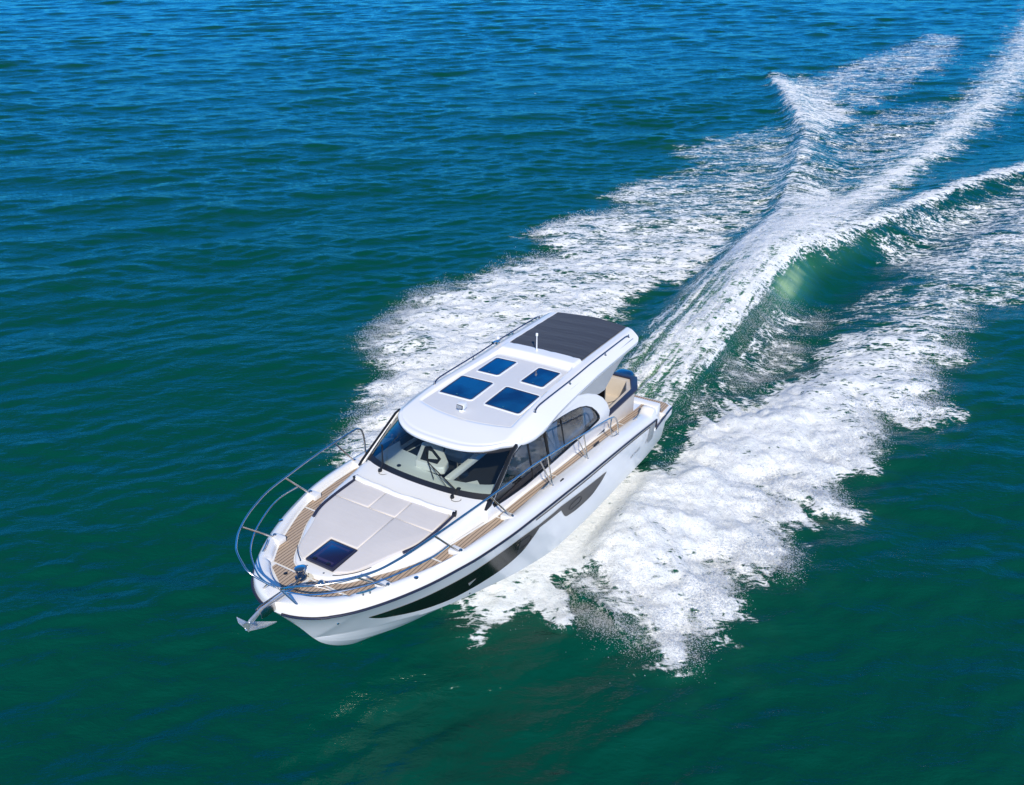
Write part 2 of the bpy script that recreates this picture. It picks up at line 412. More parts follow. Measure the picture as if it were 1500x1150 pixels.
# decks
def deck():
    m = MB()
    xs = np.linspace(1.0, 9.72, 110)
    ti = np.maximum(TRK(np.minimum(xs, 9.62)) - .12, 0); ti[xs > 9.55] = 0
    m.grid(np.stack([A(xs, ti, DZ(xs) - .012), A(xs, TK(xs) + .03, DZ(xs) - .012)], 1)); m.mirror()
    xs = np.linspace(9.72, 10.03, 12); yy = .66 * np.sqrt(np.clip((10.03 - xs) / .31, 0, 1)) + .02
    m.grid(np.stack([A(xs, -yy, DZ(xs) - .012), A(xs, yy, DZ(xs) - .012)], 1))
    # cap of the bow around the roller
    return m.build('side_deck', GEL, boat, weld=True)
deck()
def teak_strip(name, x0, x1, yi, yo, sides=(1, -1), n=60, lift=0.0):
    for s in sides:
        xs = np.linspace(x0, x1, n); a = np.array([yi(x) for x in xs]); b = np.array([yo(x) for x in xs])
        rows = [A(xs, s * (a + (b - a) * t), DZ(xs) - .006 + lift) for t in np.linspace(0, 1, 4)]
        bot = A(xs, s * b, DZ(xs) - .013 + lift); top0 = A(xs, s * a, DZ(xs) - .013 + lift)
        MB().grid(np.stack([top0] + rows + [bot], 1)).build(name, TEAK, boat, smooth=False)
def tin(x): return float(TRK(x)) + .025 if x < 7.6 else float(TRK(min(x, 9.61))) + .03
teak_strip('teak_side_deck', 1.08, 2.55, tin, lambda x: float(TK(x)) - .02)
teak_strip('teak_side_deck', 2.60, 5.35, tin, lambda x: float(TK(x)) - .02)
teak_strip('teak_side_deck', 5.38, 7.05, tin, lambda x: float(TK(x)) - .02)
teak_strip('teak_side_deck', 7.08, 8.42, tin, lambda x: float(TK(x)) - .02)
def bow_teak():
    # two big foredeck panels outboard of the locker lid, and the lid itself
    for s in (1, -1):
        xs = np.concatenate([np.linspace(8.45, 9.5, 40), np.linspace(9.51, 9.63, 14)])
        yi = np.array([float(TRK(x)) + .03 for x in xs]); yo = TK(xs) - .02
        lim = np.interp(xs, [9.45, 9.64], [9, .42]); yi = np.where(xs > 9.5, np.maximum(yi, 0.0), yi)
        rows = [A(xs, s * (yi + (yo - yi) * t), DZ(xs) - .006) for t in np.linspace(0, 1, 6)]
        MB().grid(np.stack(rows, 1)).build('teak_foredeck', TEAK, boat, smooth=False)
        poly = [(9.665, .03), (9.665, .60), (9.73, .60), (9.98, .16), (9.98, .07), (9.90, .03)] 
        f = lambda v, s=s: (v[0], s * v[1], v[2])
        MB().prism(poly, float(DZ(9.8)) - .012, float(DZ(9.8)) - .002, 'z', f).build('anchor_locker_lid', TEAK, boat, smooth=False)
bow_teak()

# trunk (raised foredeck)
ZT = pchip([7.0, 7.3, 7.7, 8.5, 9.5, 9.62], [2.25, 2.225, 2.18, 2.15, 2.11, 2.10])
def XG(y): y = abs(y); return 7.285 - .13 * (y / 1.17) ** 2 - .05 * (y / 1.17) ** 6       # foot of the windscreen
def trunk():
    xs = np.concatenate([np.linspace(7.26, 9.45, 50), np.linspace(9.47, 9.618, 14)])
    rows = []
    for x in xs:
        T = float(TRK(x)); zt = float(ZT(x)); zd = float(DZ(x)) - .01; r = []
        prof = [(1.0, zd), (.985, zd + (zt - zd) * .55), (.965, zt - .025), (.93, zt - .006)] + [(k, zt + .012 * (1 - k * k)) for k in (.86, .7, .5, .3, .1)]
        full = prof + [(-k, z) for k, z in prof[::-1]]
        for k, z in full:
            y = T * k; xx = x + (XG(y) - 7.285 - .02) * (1 - (x - 7.26) / 2.36) ** 2
            r.append((xx, y, z))
        rows.append(r)
    return MB().grid(np.array(rows)).build('foredeck_trunk', GEL, boat, weld=True, angle=60)
trunk()

# sun pad: five cushions round the hatch, a rolled white cover along its after edge
def pad(poly, name='sunpad_cushion', z=None, inset=.001):
    # grow a soft cushion from a plan outline
    P = [Vector((a, b)) for a, b in poly]; c = sum(P, Vector((0, 0))) / len(P)
    me = bpy.data.meshes.new(name); bm = bmesh.new()
    def ring(ins, h):
        out = []; n = len(P)
        area = sum(P[i].x * P[(i + 1) % n].y - P[(i + 1) % n].x * P[i].y for i in range(n)); sg = 1 if area > 0 else -1
        for i in range(n):
            a = (P[i] - P[i - 1]).normalized(); b = (P[(i + 1) % n] - P[i]).normalized()
            na = Vector((-a.y, a.x)) * sg; nb = Vector((-b.y, b.x)) * sg; k = (na + nb); k = k / max(.35, k.length_squared / 2) / 1
            q = P[i] + k * ins
            out.append(bm.verts.new((q.x, q.y, float(ZT(q.x)) + .012 + h)))
        return out
    rings = [ring(inset, -.02), ring(inset, .012), ring(inset + .002, .026), ring(inset + .008, .031), ring(inset + .03, .034)]
    n = len(P)
    for a, b in zip(rings, rings[1:]):
        for i in range(n): bm.faces.new((a[i], a[(i + 1) % n], b[(i + 1) % n], b[i]))
    bm.faces.new(rings[-1])
    bmesh.ops.recalc_face_normals(bm, faces=bm.faces); bm.to_mesh(me); bm.free()
    return link(name, me, PAD, boat, angle=60)
def arc(pts, k=6):
    out = []
    for i in range(len(pts) - 1):
        p0, p1, p2, p3 = pts[max(i - 1, 0)], pts[i], pts[i + 1], pts[min(i + 2, len(pts) - 1)]
        for j in range(k):
            t = j / k; out.append(tuple(.5 * (2 * p1[q] + (p2[q] - p0[q]) * t + (2 * p0[q] - 5 * p1[q] + 4 * p2[q] - p3[q]) * t * t + (3 * p1[q] - p0[q] - 3 * p2[q] + p3[q]) * t ** 3) for q in (0, 1)))
    out.append(pts[-1]); return out
edge = lambda s: arc([(8.15, .90 * s), (8.5, .86 * s), (8.9, .69 * s), (9.2, .57 * s), (9.36, .47 * s), (9.46, .30 * s)])
pad([(7.70, -.90), (8.14, -.90), (8.14, -.27), (7.70, -.27)])
pad([(7.70, -.265), (8.135, -.265), (8.135, .225), (7.70, .225)])
pad([(7.70, .23), (8.14, .23), (8.14, .90), (7.70, .90)])
pad(edge(-1) + [(9.46, -.25), (8.95, -.25), (8.95, .225), (8.145, .225)])
pad([(8.145, .23), (8.955, .23), (8.955, .26), (9.46, .26)] + edge(1)[::-1])
for s in (1,): m = MB().tube([(7.66, .93 * s, 2.21), (8.0, .935 * s, 2.2), (8.45, .905 * s, 2.185), (8.7, .82 * s, 2.18)], .022, 8, 4)
m.build2('cushion_piping', NAVYTRIM, boat)
m = MB(); pts = []; rr = []
for k in range(60):
    t = k / 59; y = -.93 + 1.86 * t; pts.append((7.635 + .02 * math.sin(t * 17) * .4 + .05 * (1 - (2 * t - 1) ** 2), y, 2.222 + .004 * math.sin(t * 11))); rr.append(.046 + .003 * math.sin(t * 23) + .002 * math.sin(t * 57 + 1))
m.tube(pts, rr, 12)
m.build('rolled_cover', ROLL, boat, angle=80)
for s in (1,): m = MB().box((7.60, .93 * s - .03, 2.20), (7.69, .93 * s + .03, 2.26), .4 * s)
m.build2('cover_strap', BLACK, boat, bevel=.008)
MB().tube([(9.3, -.55, 2.155), (9.42, -.42, 2.15), (9.5, -.3, 2.145), (9.52, -.28, 2.14)],  .006, 6, 4).build('trunk_seam', BLACK, boat)
MB().tube([(9.52, .30, 2.14), (9.45, .42, 2.15), (9.3, .56, 2.155), (9.15, .64, 2.16)], .006, 6, 4).build('trunk_seam', BLACK, boat)

# foredeck hatch
hz_ = 2.155
fr = MB().prism([(8.96, -.24), (9.46, -.24), (9.46, .245), (8.96, .245)], hz_ - .03, hz_ + .012, 'z').build('foredeck_hatch', NAVYTRIM, boat, bevel=.012)
MB().prism([(8.995, -.205), (9.425, -.205), (9.425, .21), (8.995, .21)], hz_ + .006, hz_ + .018, 'z').build('hatch_pane', HATCH, fr, bevel=.01)
fl_ = MB().prism([(9.03, -.17), (9.39, -.17), (9.39, .175), (9.03, .175)], hz_ + .016, hz_ + .0205, 'z').build('hatch_inner_rim', simple('hatch_rim_violet', (.035, .03, .09), .25, coat=.3), fr, bevel=.004)
MB().prism([(9.07, -.12), (9.35, -.12), (9.35, .175), (9.07, .175)], hz_ + .0195, hz_ + .0225, 'z').build('hatch_blind', HATCH, fr, bevel=.001)
for y in (-.12, .12): MB().box((9.38, y - .03, hz_ + .018), (9.42, y + .03, hz_ + .03)).build('hatch_handle', BLACK, fr, bevel=.004)
for y in (-.15, .15): MB().lathe([(.014, 0), (.014, .01), (.008, .014)], (9.53, y, 2.115), 10).build('hatch_hinge', STEEL, fr)

# ------------------------------------------------------------------ windscreen
def CY(z): return 1.25 - (.133 if z > 2 else -.14) * (z - 2.0)
def XF(y): return 5.60 + 1.24 * np.sqrt(np.clip(1 - (np.abs(np.asarray(y, float)) / 1.26) ** 2.9, 0, 1))
HWR = pchip([1.2, 3, 4.2, 5.0, 5.7, 7.5], [1.15, 1.16, 1.175, 1.21, 1.26, 1.26])      # half width of the roof, in at the tail
def ws_pt(v, t):                       # v across (-1..1), t up
    yb = 1.185 * v; yt = 1.13 * v
    a = np.array([XG(yb), yb, 2.235 - .02 * abs(v) ** 3]); b = np.array([float(XF(abs(yt))) - .05, yt, 2.715 + .012 * (1 - v * v)])
    p = a + (b - a) * t; p[0] += .02 * math.sin(math.pi * t) * (1 - v * v * .5); p[2] += .025 * math.sin(math.pi * t)
    return p
vs_ = np.linspace(-1, 1, 61)
ws = MB().grid(np.array([[ws_pt(v, t) for t in np.linspace(.0, 1, 13)] for v in vs_])).build('windscreen', GL_W, boat, angle=0)
def off_n(P, d):                       # shift a grid of windscreen points outward
    return P + np.array([.7, 0, .7]) * d
MB().grid(off_n(np.array([[ws_pt(v, t) for t in np.linspace(-.02, .115, 4)] for v in vs_]), .006)).build('lower_band', BLACK, ws, angle=0)
MB().grid(off_n(np.array([[ws_pt(v, t) for t in np.linspace(.93, 1.02, 3)] for v in vs_]), .004)).build('upper_band', BLACK, ws, angle=0)
def wiper(pivot, bend, tip0, tip1, name='wiper'):
    m = MB()
    m.tube([pivot, tuple(np.add(pivot, (-.08, 0, .09))), bend], [.017, .013, .008], 8)
    q = tuple(np.add(pivot, (.0, .035, .01))); m.tube([q, tuple(np.add(bend, (0, .02, 0)))], .005, 6)
    m.lathe([(.03, -.04), (.034, .0), (.026, .03)], pivot, 12)
    wp = m.build(name, BLACK, boat)
    a = np.array(tip0); b = np.array(tip1); MB().tube([a, (a * .7 + b * .3) + np.array([.004, 0, .006]), (a * .3 + b * .7) + np.array([.004, 0, .006]), b], .008, 6).build('wiper_blade', BLACK, wp)
    h = np.array(pivot); MB().tube([h + np.array(o) for o in ((.02, .0, -.015), (.06, .03, -.01), (.06, .1, -.01), (.0, .15, -.01), (-.04, .13, -.01))], .004, 6, 4).build('washer_hose', BLACK, wp)
PW = []
wiper((7.32, .66, 2.235), (7.08, .04, 2.53), (6.96, -.10, 2.63), (7.22, .25, 2.37))
wiper((7.30, -.74, 2.235), (7.0, -.93, 2.50), (7.24, -1.08, 2.26), (6.74, -.93, 2.76))

# ------------------------------------------------------------------ cabin sides
def CY(z): return 1.25 - (.133 if z > 2 else -.14) * (z - 2.0)
OUT = [(7.27, 1.93), (6, 1.83), (5, 1.70), (4, 1.58), (3.0, 1.44), (2.99, 1.7), (3.03, 1.95), (3.14, 2.15), (3.30, 2.32), (3.52, 2.47), (3.85, 2.62), (4.3, 2.75), (4.8, 2.83), (5.4, 2.83), (6.1, 2.79), (6.36, 2.725), (6.78, 2.47), (7.19, 2.21), (7.26, 2.13)]
WIN = [(7.08, 2.17), (6.40, 2.64), (6.20, 2.69), (5.75, 2.68), (5.3, 2.645), (4.85, 2.605), (4.5, 2.56), (4.2, 2.50), (3.96, 2.42), (3.76, 2.31), (3.60, 2.17), (3.50, 2.04), (3.49, 1.98), (3.53, 1.955), (4.18, 1.935), (5.43, 1.965), (6.16, 2.0), (6.7, 2.06), (7.05, 2.11)]
for s in (1, -1):
    m = MB()
    tri = tessellate_polygon([[Vector((a, b, 0)) for a, b in OUT], [Vector((a, b, 0)) for a, b in WIN]])
    pts = OUT + WIN; n = len(pts); nO = len(OUT); nW = len(WIN)
    vs = [(a, s * CY(b), b) for a, b in pts] + [(a, s * (CY(b) - .05), b) for a, b in pts]
    fs = [tuple(t) for t in tri] + [tuple(i + n for i in t)[::-1] for t in tri]
    fs += [(i, (i + 1) % nO, (i + 1) % nO + n, i + n) for i in range(nO)]
    fs += [(nO + i, nO + (i + 1) % nW, nO + (i + 1) % nW + n, nO + i + n) for i in range(nW)]
    m.add(vs, fs); cs = m.build('cabin_side', GEL, boat, angle=35, bevel=.018, seg=3)
    g = MB(); tri = tessellate_polygon([[Vector((a, b, 0)) for a, b in WIN]])
    g.add([(a, s * (CY(b) - .02), b) for a, b in WIN], [tuple(t) for t in tri])
    sg = g.build('side_window', GL_S, boat, smooth=False)
    MB().tube([(a, s * (CY(b) - .006), b) for a, b in WIN + WIN[:1]], .014, 8, cap=False).build('window_frame', BLACK, sg)
    for x0, x1, zb, zt, r in ((5.90, 5.95, 1.99, 2.68, .014), (5.34, 5.42, 1.97, 2.64, .024), (4.80, 4.86, 1.95, 2.6, .012)):
        MB().tube([(x0, s * (CY(zb) - .012), zb), (x1, s * (CY(zt) - .012), zt)], r, 8).build('mullion', BLACK, sg)
    PIL = [(6.25, 2.765), (6.38, 2.735), (6.80, 2.47), (7.20, 2.225), (7.27, 2.16), (7.13, 2.175), (6.42, 2.655), (6.25, 2.71)]
    MB().prism(PIL, -.035, .007, f=lambda v, s=s: (v[0], s * (CY(v[2]) + v[1]), v[2])).build('windscreen_pillar', BLACK, boat, bevel=.004)
    # dark moulding low in the forward pane
    MB().prism([(5.45, 1.965), (5.45, 2.10), (6.2, 2.15), (6.98, 2.13), (7.04, 2.11), (6.16, 2.0)], s * (CY(2.05) - .016), s * (CY(2.05) - .03)).build('lower_moulding', HGREY, sg, smooth=False)
    # fin carrying the roof overhang
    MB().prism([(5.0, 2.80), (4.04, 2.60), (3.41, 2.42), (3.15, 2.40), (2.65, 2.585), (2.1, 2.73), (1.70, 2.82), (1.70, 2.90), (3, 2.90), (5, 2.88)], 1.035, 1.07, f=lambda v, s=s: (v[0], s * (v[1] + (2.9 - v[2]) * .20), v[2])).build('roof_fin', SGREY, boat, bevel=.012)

# ------------------------------------------------------------------ hardtop
XA = pchip([0, .8, 1.0, 1.2, 1.26], [1.27, 1.38, 1.45, 1.53, 1.66])
ZB = pchip([1.2, 3.4, 4, 5, 5.6, 6.2, 6.6, 6.86], [2.99, 3.005, 2.99, 2.975, 2.94, 2.875, 2.81, 2.765])
def smooth(a, b, x): t = np.clip((x - a) / (b - a), 0, 1); return t * t * (3 - 2 * t)
def roof_z(x, y, detail=True):
    ay = np.abs(y); z = ZB(x) - .022 * y * y; an = ay * 1.26 / HWR(x)
    z = z - np.interp(x, [1.6, 3.5, 5.4], [.13, .14, .17]) * np.clip((an - .99) / .27, 0, 1) ** 1.25
    if detail:
        hw = np.interp(x, [3.4, 3.8, 6.2], [.79, .79, .93]); xr = 6.22 - .18 * (ay / .9) ** 2
        depth = np.interp(x, [3.8, 5.4, 6.2], [.05, .045, .012])
        inside = smooth(0, .045, hw - ay) * smooth(0, .05, xr - x)
        led = smooth(3.80, 3.64, x); inl = smooth(0, .035, .80 - ay) * smooth(3.395, 3.42, x)
        z = z - depth * inside * (1 - led) * (x > 3.4) + led * inl * .045
        z = z - .018 * smooth(0, .03, .80 - ay) * (x < 3.41) * smooth(1.30, 1.36, x)
        fr = XF(np.minimum(ay, 1.259)) - x                        # groove just above the front lip
        z = z - .010 * np.exp(-((fr - .10) / .018) ** 2) * (x > 5.5)
    return z
def roof():
    v = np.concatenate([np.linspace(-1.26, -1.0, 16)[:-1], np.linspace(-1.0, 1.0, 101), np.linspace(1.0, 1.26, 16)[1:]])
    t = np.linspace(0, 1, 260)
    X = XA(np.abs(v))[None, :] + (XF(np.abs(v)) - XA(np.abs(v)))[None, :] * t[:, None]; VV = np.broadcast_to(v, X.shape); Y = VV * HWR(X) / 1.26
    e = np.minimum(1 - np.abs(Y) / 1.26, 1)
    Z = roof_z(X, Y); edge = np.clip(((XF(np.abs(VV)) - X)) / .05, 0, 1); Z = Z - .022 * (1 - edge) ** 2
    Zb = roof_z(X, Y, False)
    n, mm = X.shape; k = n * mm
    top = A(X, Y, Z); bot = A(X - .03 * t[:, None], Y * .975, Zb - .085)
    m = MB().grid(top); m.grid(bot, True)
    mid = []
    per = [(0, j) for j in range(mm)] + [(i, mm - 1) for i in range(1, n)] + [(n - 1, j) for j in range(mm - 2, -1, -1)] + [(i, 0) for i in range(n - 2, 0, -1)]
    L = len(per); base = len(m.v)
    for (i, j) in per:
        p = top[i, j] * .45 + bot[i, j] * .55; c = np.array([0.012 * (1 if i == n - 1 else 0), .006 * np.sign(Y[i, j]), 0]); m.v.append(tuple(p + c))
    for q in range(L):
        a, b = per[q], per[(q + 1) % L]; ia = a[0] * mm + a[1]; ib = b[0] * mm + b[1]; ma = base + q; mb = base + (q + 1) % L
        m.f += [(ia, ib, mb, ma), (ma, mb, ib + k, ia + k)]
    return m.build('hardtop', GEL, boat, angle=40)
ROOF = roof()
# grey non-skid panel in the recess, laid 4 mm above it
def panel():
    xs = np.linspace(3.84, 6.17, 90); vv = np.linspace(-1, 1, 60)
    hw = np.interp(xs, [3.8, 6.2], [.735, .875]); X = np.repeat(xs[:, None], 60, 1); Y = vv[None, :] * hw[:, None]
    X = np.minimum(X, 6.15 - .18 * (np.abs(Y) / .9) ** 2)
    return MB().grid(A(X, Y, roof_z(X, Y) + .004)).build('nonskid_panel', NONSKID, ROOF, angle=30)
panel()
# canvas sunroof
def canvas():
    v = np.linspace(-.785, .785, 50); t = np.linspace(0, 1, 70)
    xa = XA(np.abs(v)) + .03; X = xa[None] + (3.405 - xa[None]) * t[:, None]; Y = np.broadcast_to(v, X.shape)
    Z = roof_z(X, Y, False) + .004 + .006 * np.sin(np.pi * (Y + .785) / 1.57) ** .5 + .0035 * np.sin(X * 15 + np.sin(Y * 3)) ** 3
    m = MB().grid(A(X, Y, Z)); return m.build('sunroof_canvas', CANVAS, ROOF, angle=60)
canvas()
# skylights: raised rim, dark frame, glass
def rrect(x0, x1, y0, y1, r=.035, n=4):
    out = []
    for cx, cy, a0 in ((x1 - r, y1 - r, 0), (x0 + r, y1 - r, 90), (x0 + r, y0 + r, 180), (x1 - r, y0 + r, 270)):
        for k in range(n + 1):
            a = math.radians(a0 + 90 * k / n); out.append((cx + r * math.cos(a), cy + r * math.sin(a)))
    return out
def on_roof(poly, h):
    return [(x, y, float(roof_z(np.array(x), np.array(y))) + h) for x, y in poly]
def skylight(x0, x1, y0, y1):
    c = ((x0 + x1) / 2, (y0 + y1) / 2)
    rings = [(-.035, -.004), (-.028, .014), (-.004, .016), (0, .012)]
    def shell(rs, name, mat, par, close=False):
        m = MB(); R = [on_roof(rrect(x0 + i, x1 - i, y0 + i, y1 - i, max(.012, .04 - i)), h) for i, h in rs]
        n = len(R[0]); m.v = [p for r in R for p in r]
        m.f = [(a * n + k, a * n + (k + 1) % n, (a + 1) * n + (k + 1) % n, (a + 1) * n + k) for a in range(len(R) - 1) for k in range(n)]
        if close: m.f.append(tuple(range((len(R) - 1) * n, len(R) * n)))
        return m.build(name, mat, par, angle=50)
    sk = shell(rings, 'skylight', GEL, ROOF)
    shell([(0, .008), (.004, .013), (.026, .013), (.028, .009)], 'skylight_frame', NAVYTRIM, sk)
    shell([(.028, .010), (.04, .010)], 'skylight_pane', SKY_G, sk, True)
    x, y = x1 - .07, (y0 + y1) / 2
    MB().tube([(x, y - .02, float(roof_z(np.array(x), np.array(y))) + .014), (x, y + .02, float(roof_z(np.array(x), np.array(y))) + .014)], .008, 6).build('skylight_latch', STEEL, sk)
    return sk
for s in (1, -1):
    a, b = sorted((s * .13, s * .79)); skylight(4.92, 5.62, a, b)
    a, b = sorted((s * .23, s * .67)); skylight(3.97, 4.63, a, b)
# roof rails
for s in (1, -1):
    m = MB(); hs = lambda x: float(roof_z(np.array(x), np.array(1.0)))
    xs = [5.46, 5.40] + list(np.linspace(5.3, 1.95, 22)) + [1.85, 1.79]
    pts = [(x, s * 1.0, hs(x) + (.005 if i in (0, len(xs) - 1) else .05 if i in (1, len(xs) - 2) else .065)) for i, x in enumerate(xs)]
    r = m.tube(pts, .0135, 8).build('roof_rail', DARKRAIL, ROOF)
    for x in (5.46, 4.25, 2.84, 1.79):
        z = hs(x); MB().lathe([(.026, 0), (.026, .008), (.011, .014), (.010, .06)], (x, s * 1.0, z), 12).build('rail_foot', STEEL, r)
# searchlight, antenna, horn
def searchlight():
    x, y = 5.98, -.07; z = float(roof_z(np.array(x), np.array(y))) + .006
    m = MB().lathe([(.055, 0), (.055, .012), (.03, .03), (.026, .06)], (x, y, z), 16)
    m.box((x - .07, y - .065, z + .05), (x + .05, y + .065, z + .14), .15, 0)
    o = m.build('searchlight', PALE, ROOF, bevel=.012)
    MB().box((x + .052, y - .048, z + .065), (x + .062, y + .052, z + .127), .15, 0, (x - .01, y, z + .1)).build('lamp_lens', simple('lamp_lens_glass', (.25, .28, .32), .08, coat=.5, var=.3, scale=40), o)
    MB().tube([(x + .056, y - .056, z + .062), (x + .062, y + .05, z + .062), (x + .06, y + .056, z + .13), (x + .055, y - .05, z + .13), (x + .056, y - .056, z + .062)], .006, 6).build('lamp_bezel', BLACK, o)
searchlight()
m = MB(); z0 = 3.045
m.lathe([(.022, 0), (.02, .02), (.011, .03), (.009, .29), (.022, .295), (.024, .335), (.018, .347), (.008, .352)], (3.52, -.08, z0), 14)
m.build('mast_antenna', PALE, ROOF); 
m = MB()
for dy, L in ((0, .17), (.05, .13)):
    m.tube([(3.45 - .03, -.98 + dy, 3.035), (3.45 + L, -.98 + dy, 3.035)], [.008, .010, .013, .030], 12)
m.lathe([(.03, 0), (.03, .01), (.012, .014), (.012, .05)], (3.45, -.96, 2.98), 10)
m.build('air_horn', STEEL, ROOF)
m = MB().lathe([(.035, 0), (.04, .05), (.03, .09), (.012, .10)], (3.36, -1.03, 2.975), 14); m.build('navigation_light', PALE, ROOF)

# ------------------------------------------------------------------ cabin interior
MB().box((3.1, -1.12, 1.20), (7.0, 1.12, 1.24)).build('cabin_floor', FLOORM, boat)
MB().box((3.1, 1.16, 1.24), (6.95, 1.19, 1.93)).build2('cabin_lining', DARKIN, boat)
MB().box((6.95, -1.19, 1.24), (6.98, 1.19, 2.10)).build('cabin_lining', DARKIN, boat)
ys = np.linspace(-1.14, 1.14, 50)
IN = pchip([-1.14, -.95, -.6, -.45, -.3, .2, .64, .9, 1.14], [6.30, 6.50, 6.55, 6.70, 6.82, 6.86, 6.78, 6.66, 6.4])
xg = np.array([XG(y) for y in ys]) - .03
P = np.stack([A(xg, ys, 2.20 + 0 * ys), A(xg * .8 + IN(ys) * .2, ys, 2.185 + 0 * ys), A(xg * .6 + IN(ys) * .4, ys, 2.195 + 0 * ys), A(xg * .2 + IN(ys) * .8, ys, 2.185 + 0 * ys), A(IN(ys), ys, 2.17 + 0 * ys), A(IN(ys) - .01, ys, 2.08 + 0 * ys), A(IN(ys) - .03, ys, 1.6 + 0 * ys)], 1)
dash = MB().grid(P).build('dashboard', DASH, boat, angle=30)
for y in (-.62, .58): MB().lathe([(.035, 0), (.035, .012), (.02, .016)], (6.98 if y < 0 else 7.04, y, 2.195), 14).build('dash_vent', BLACK, dash)
pod = MB().prism([(6.84, -.40), (6.30, -.66), (6.18, -.52), (6.25, -.30), (6.60, .08), (6.78, .13), (6.84, .05)], 2.16, 2.30, 'z').build('helm_console', CREAM, dash, bevel=.03, seg=3)
MB().prism([(6.78, -.34), (6.42, -.52), (6.36, -.44), (6.60, -.06), (6.76, -.02)], 2.296, 2.304, 'z').build('chart_tray', HGREY, pod, smooth=False)
MB().prism([(6.70, -.24), (6.50, -.38), (6.50, -.32), (6.64, -.10)], 2.302, 2.309, 'z').build('display_screen', CREAM, pod, smooth=False)
MB().box((5.7, .19, 2.10), (6.87, .29, 2.19)).build('cabin_beam', CREAM, boat, bevel=.02)
MB().prism([(6.68, .42), (6.68, .78), (6.50, .56)], 2.02, 2.05, 'z').build('step_plate', CREAM, boat, smooth=False)
MB().box((6.42, .33, 1.24), (6.76, 1.0, 1.5)).build('companion_step', CREAM, boat, bevel=.02)
def torus(c, R, r, tilt, name, mat, par):
    pts = []
    for k in range(25):
        a = 2 * math.pi * k / 24; q = Vector((0, R * math.cos(a), R * math.sin(a))); q.rotate(Matrix.Rotation(tilt, 3, 'Y')); pts.append(q + Vector(c))
    return MB().tube(pts, r, 8, cap=False).build(name, mat, par)
wh = torus((6.08, -.55, 2.12), .17, .013, -.5, 'steering_wheel', BLACK, boat)
def seat(x, y, wid, face=1):
    m = MB().box((x - .25, y - wid / 2, 1.62), (x + .22, y + wid / 2, 1.76)); o = m.build('cabin_seat', CREAM, boat, bevel=.04, seg=3)
    MB().box((x - .34, y - wid / 2, 1.70), (x - .22, y + wid / 2, 2.18), 0, -.12).build('seat_backrest', CREAM, o, bevel=.04, seg=3)
    MB().lathe([(.2, 0), (.05, .04), (.05, .4)], (x, y, 1.24), 14).build('seat_pedestal', STEEL, o)
seat(5.45, -.58, .52); seat(5.3, .66, .50)
MB().box((3.5, .50, 1.24), (4.75, 1.12, 1.72)).box((3.5, 1.0, 1.72), (4.75, 1.12, 2.0)).build('saloon_sofa', CREAM, boat, bevel=.04, seg=3)
MB().box((3.5, -1.12, 1.24), (4.9, -.62, 2.0)).build('galley_counter', CREAM, boat, bevel=.02)
def curtain(x0, x1, zt, zb, s, pinch=.5):
    rows = []
    for t in np.linspace(0, 1, 14):
        w_ = 1 - pinch * math.sin(min(1, t * 1.25) * math.pi) * .6; c = (x0 + x1) / 2
        rows.append([(c + (x - c) * w_, s * (CY(zt + (zb - zt) * t) - .085 + .022 * math.sin(k * 1.55)), zt + (zb - zt) * t) for k, x in enumerate(np.linspace(x0, x1, 34))])
    MB().grid(np.array(rows)).build('curtain', CLOTH, boat, angle=80)
for s in (1, -1):
    curtain(3.60, 4.02, 2.46, 2.02, s); curtain(4.88, 5.28, 2.58, 1.97, s, .35)
# aft bulkhead: tinted doors
bk = MB().box((3.04, -1.13, 1.05), (3.07, 1.13, 2.50)).build('aft_bulkhead', HWIN, boat)
MB().box((3.0, -.04, 1.1), (3.03, .04, 2.48)).build('door_frame', BLACK, bk)
MB().box((3.0, 1.02, 1.1), (3.03, 1.12, 2.48)).build('door_frame', BLACK, bk)
MB().tube([(3.0, .9, 1.7), (2.96, .9, 1.72), (2.96, .9, 1.98), (3.0, .9, 2.0)], .012, 8).build('door_handle', STEEL, bk)

# ------------------------------------------------------------------ cockpit, platform, engine
MB().box((1.25, -1.14, .98), (3.05, 1.14, 1.02)).build('cockpit_floor', TEAK, boat, smooth=False)
sofa = MB().prism([(1.36, -1.0), (1.95, -1.0), (1.95, .55), (3.0, .55), (3.0, 1.06), (1.80, 1.06), (1.36, .88)], 1.02, 1.40, 'z').build('cockpit_sofa', BEIGE, boat, bevel=.03, seg=3)
bkp = [(1.24, -1.0), (1.40, -1.0), (1.42, .86), (1.82, 1.04), (3.0, 1.06), (3.0, 1.17), (1.74, 1.19), (1.24, .97)]
m = MB().prism(bkp, 1.30, 1.81, 'z')
m.v = [(x + (.10 if x < 1.5 and z > 1.5 else 0) * 0, y + (0 if z > 1.5 else 0), z) for x, y, z in m.v]
bkr = m.build('sofa_backrest', BEIGE, sofa, bevel=.02)
cap = [(1.20, -1.0), (1.31, -1.0), (1.33, .91), (1.78, 1.13), (3.03, 1.14), (3.03, 1.24), (1.72, 1.245), (1.20, 1.01)]
MB().prism(cap, 1.81, 1.85, 'z').build('backrest_coaming', NAVYTRIM, sofa, bevel=.01)
MB().tube([(1.42, .30, 1.42), (1.385, .30, 1.80)], .008, 6).build('sofa_seam', NAVYTRIM, sofa)
MB().tube([(1.98, .56, 1.408), (1.40, .86, 1.408)], .007, 6).build('sofa_seam', NAVYTRIM, sofa)
MB().prism([(1.24, -1.02), (3.0, -1.02), (3.0, -1.13), (1.24, -1.13)], 1.02, 1.6, 'z').build('cockpit_side', GEL, boat, bevel=.02)
MB().prism([(1.22, .97), (1.74, 1.17), (3.02, 1.15), (3.02, 1.05), (1.74, 1.05), (1.22, .85)], 1.0, 1.36, 'z').build('cockpit_coaming_side', BEIGE, boat, bevel=.015)
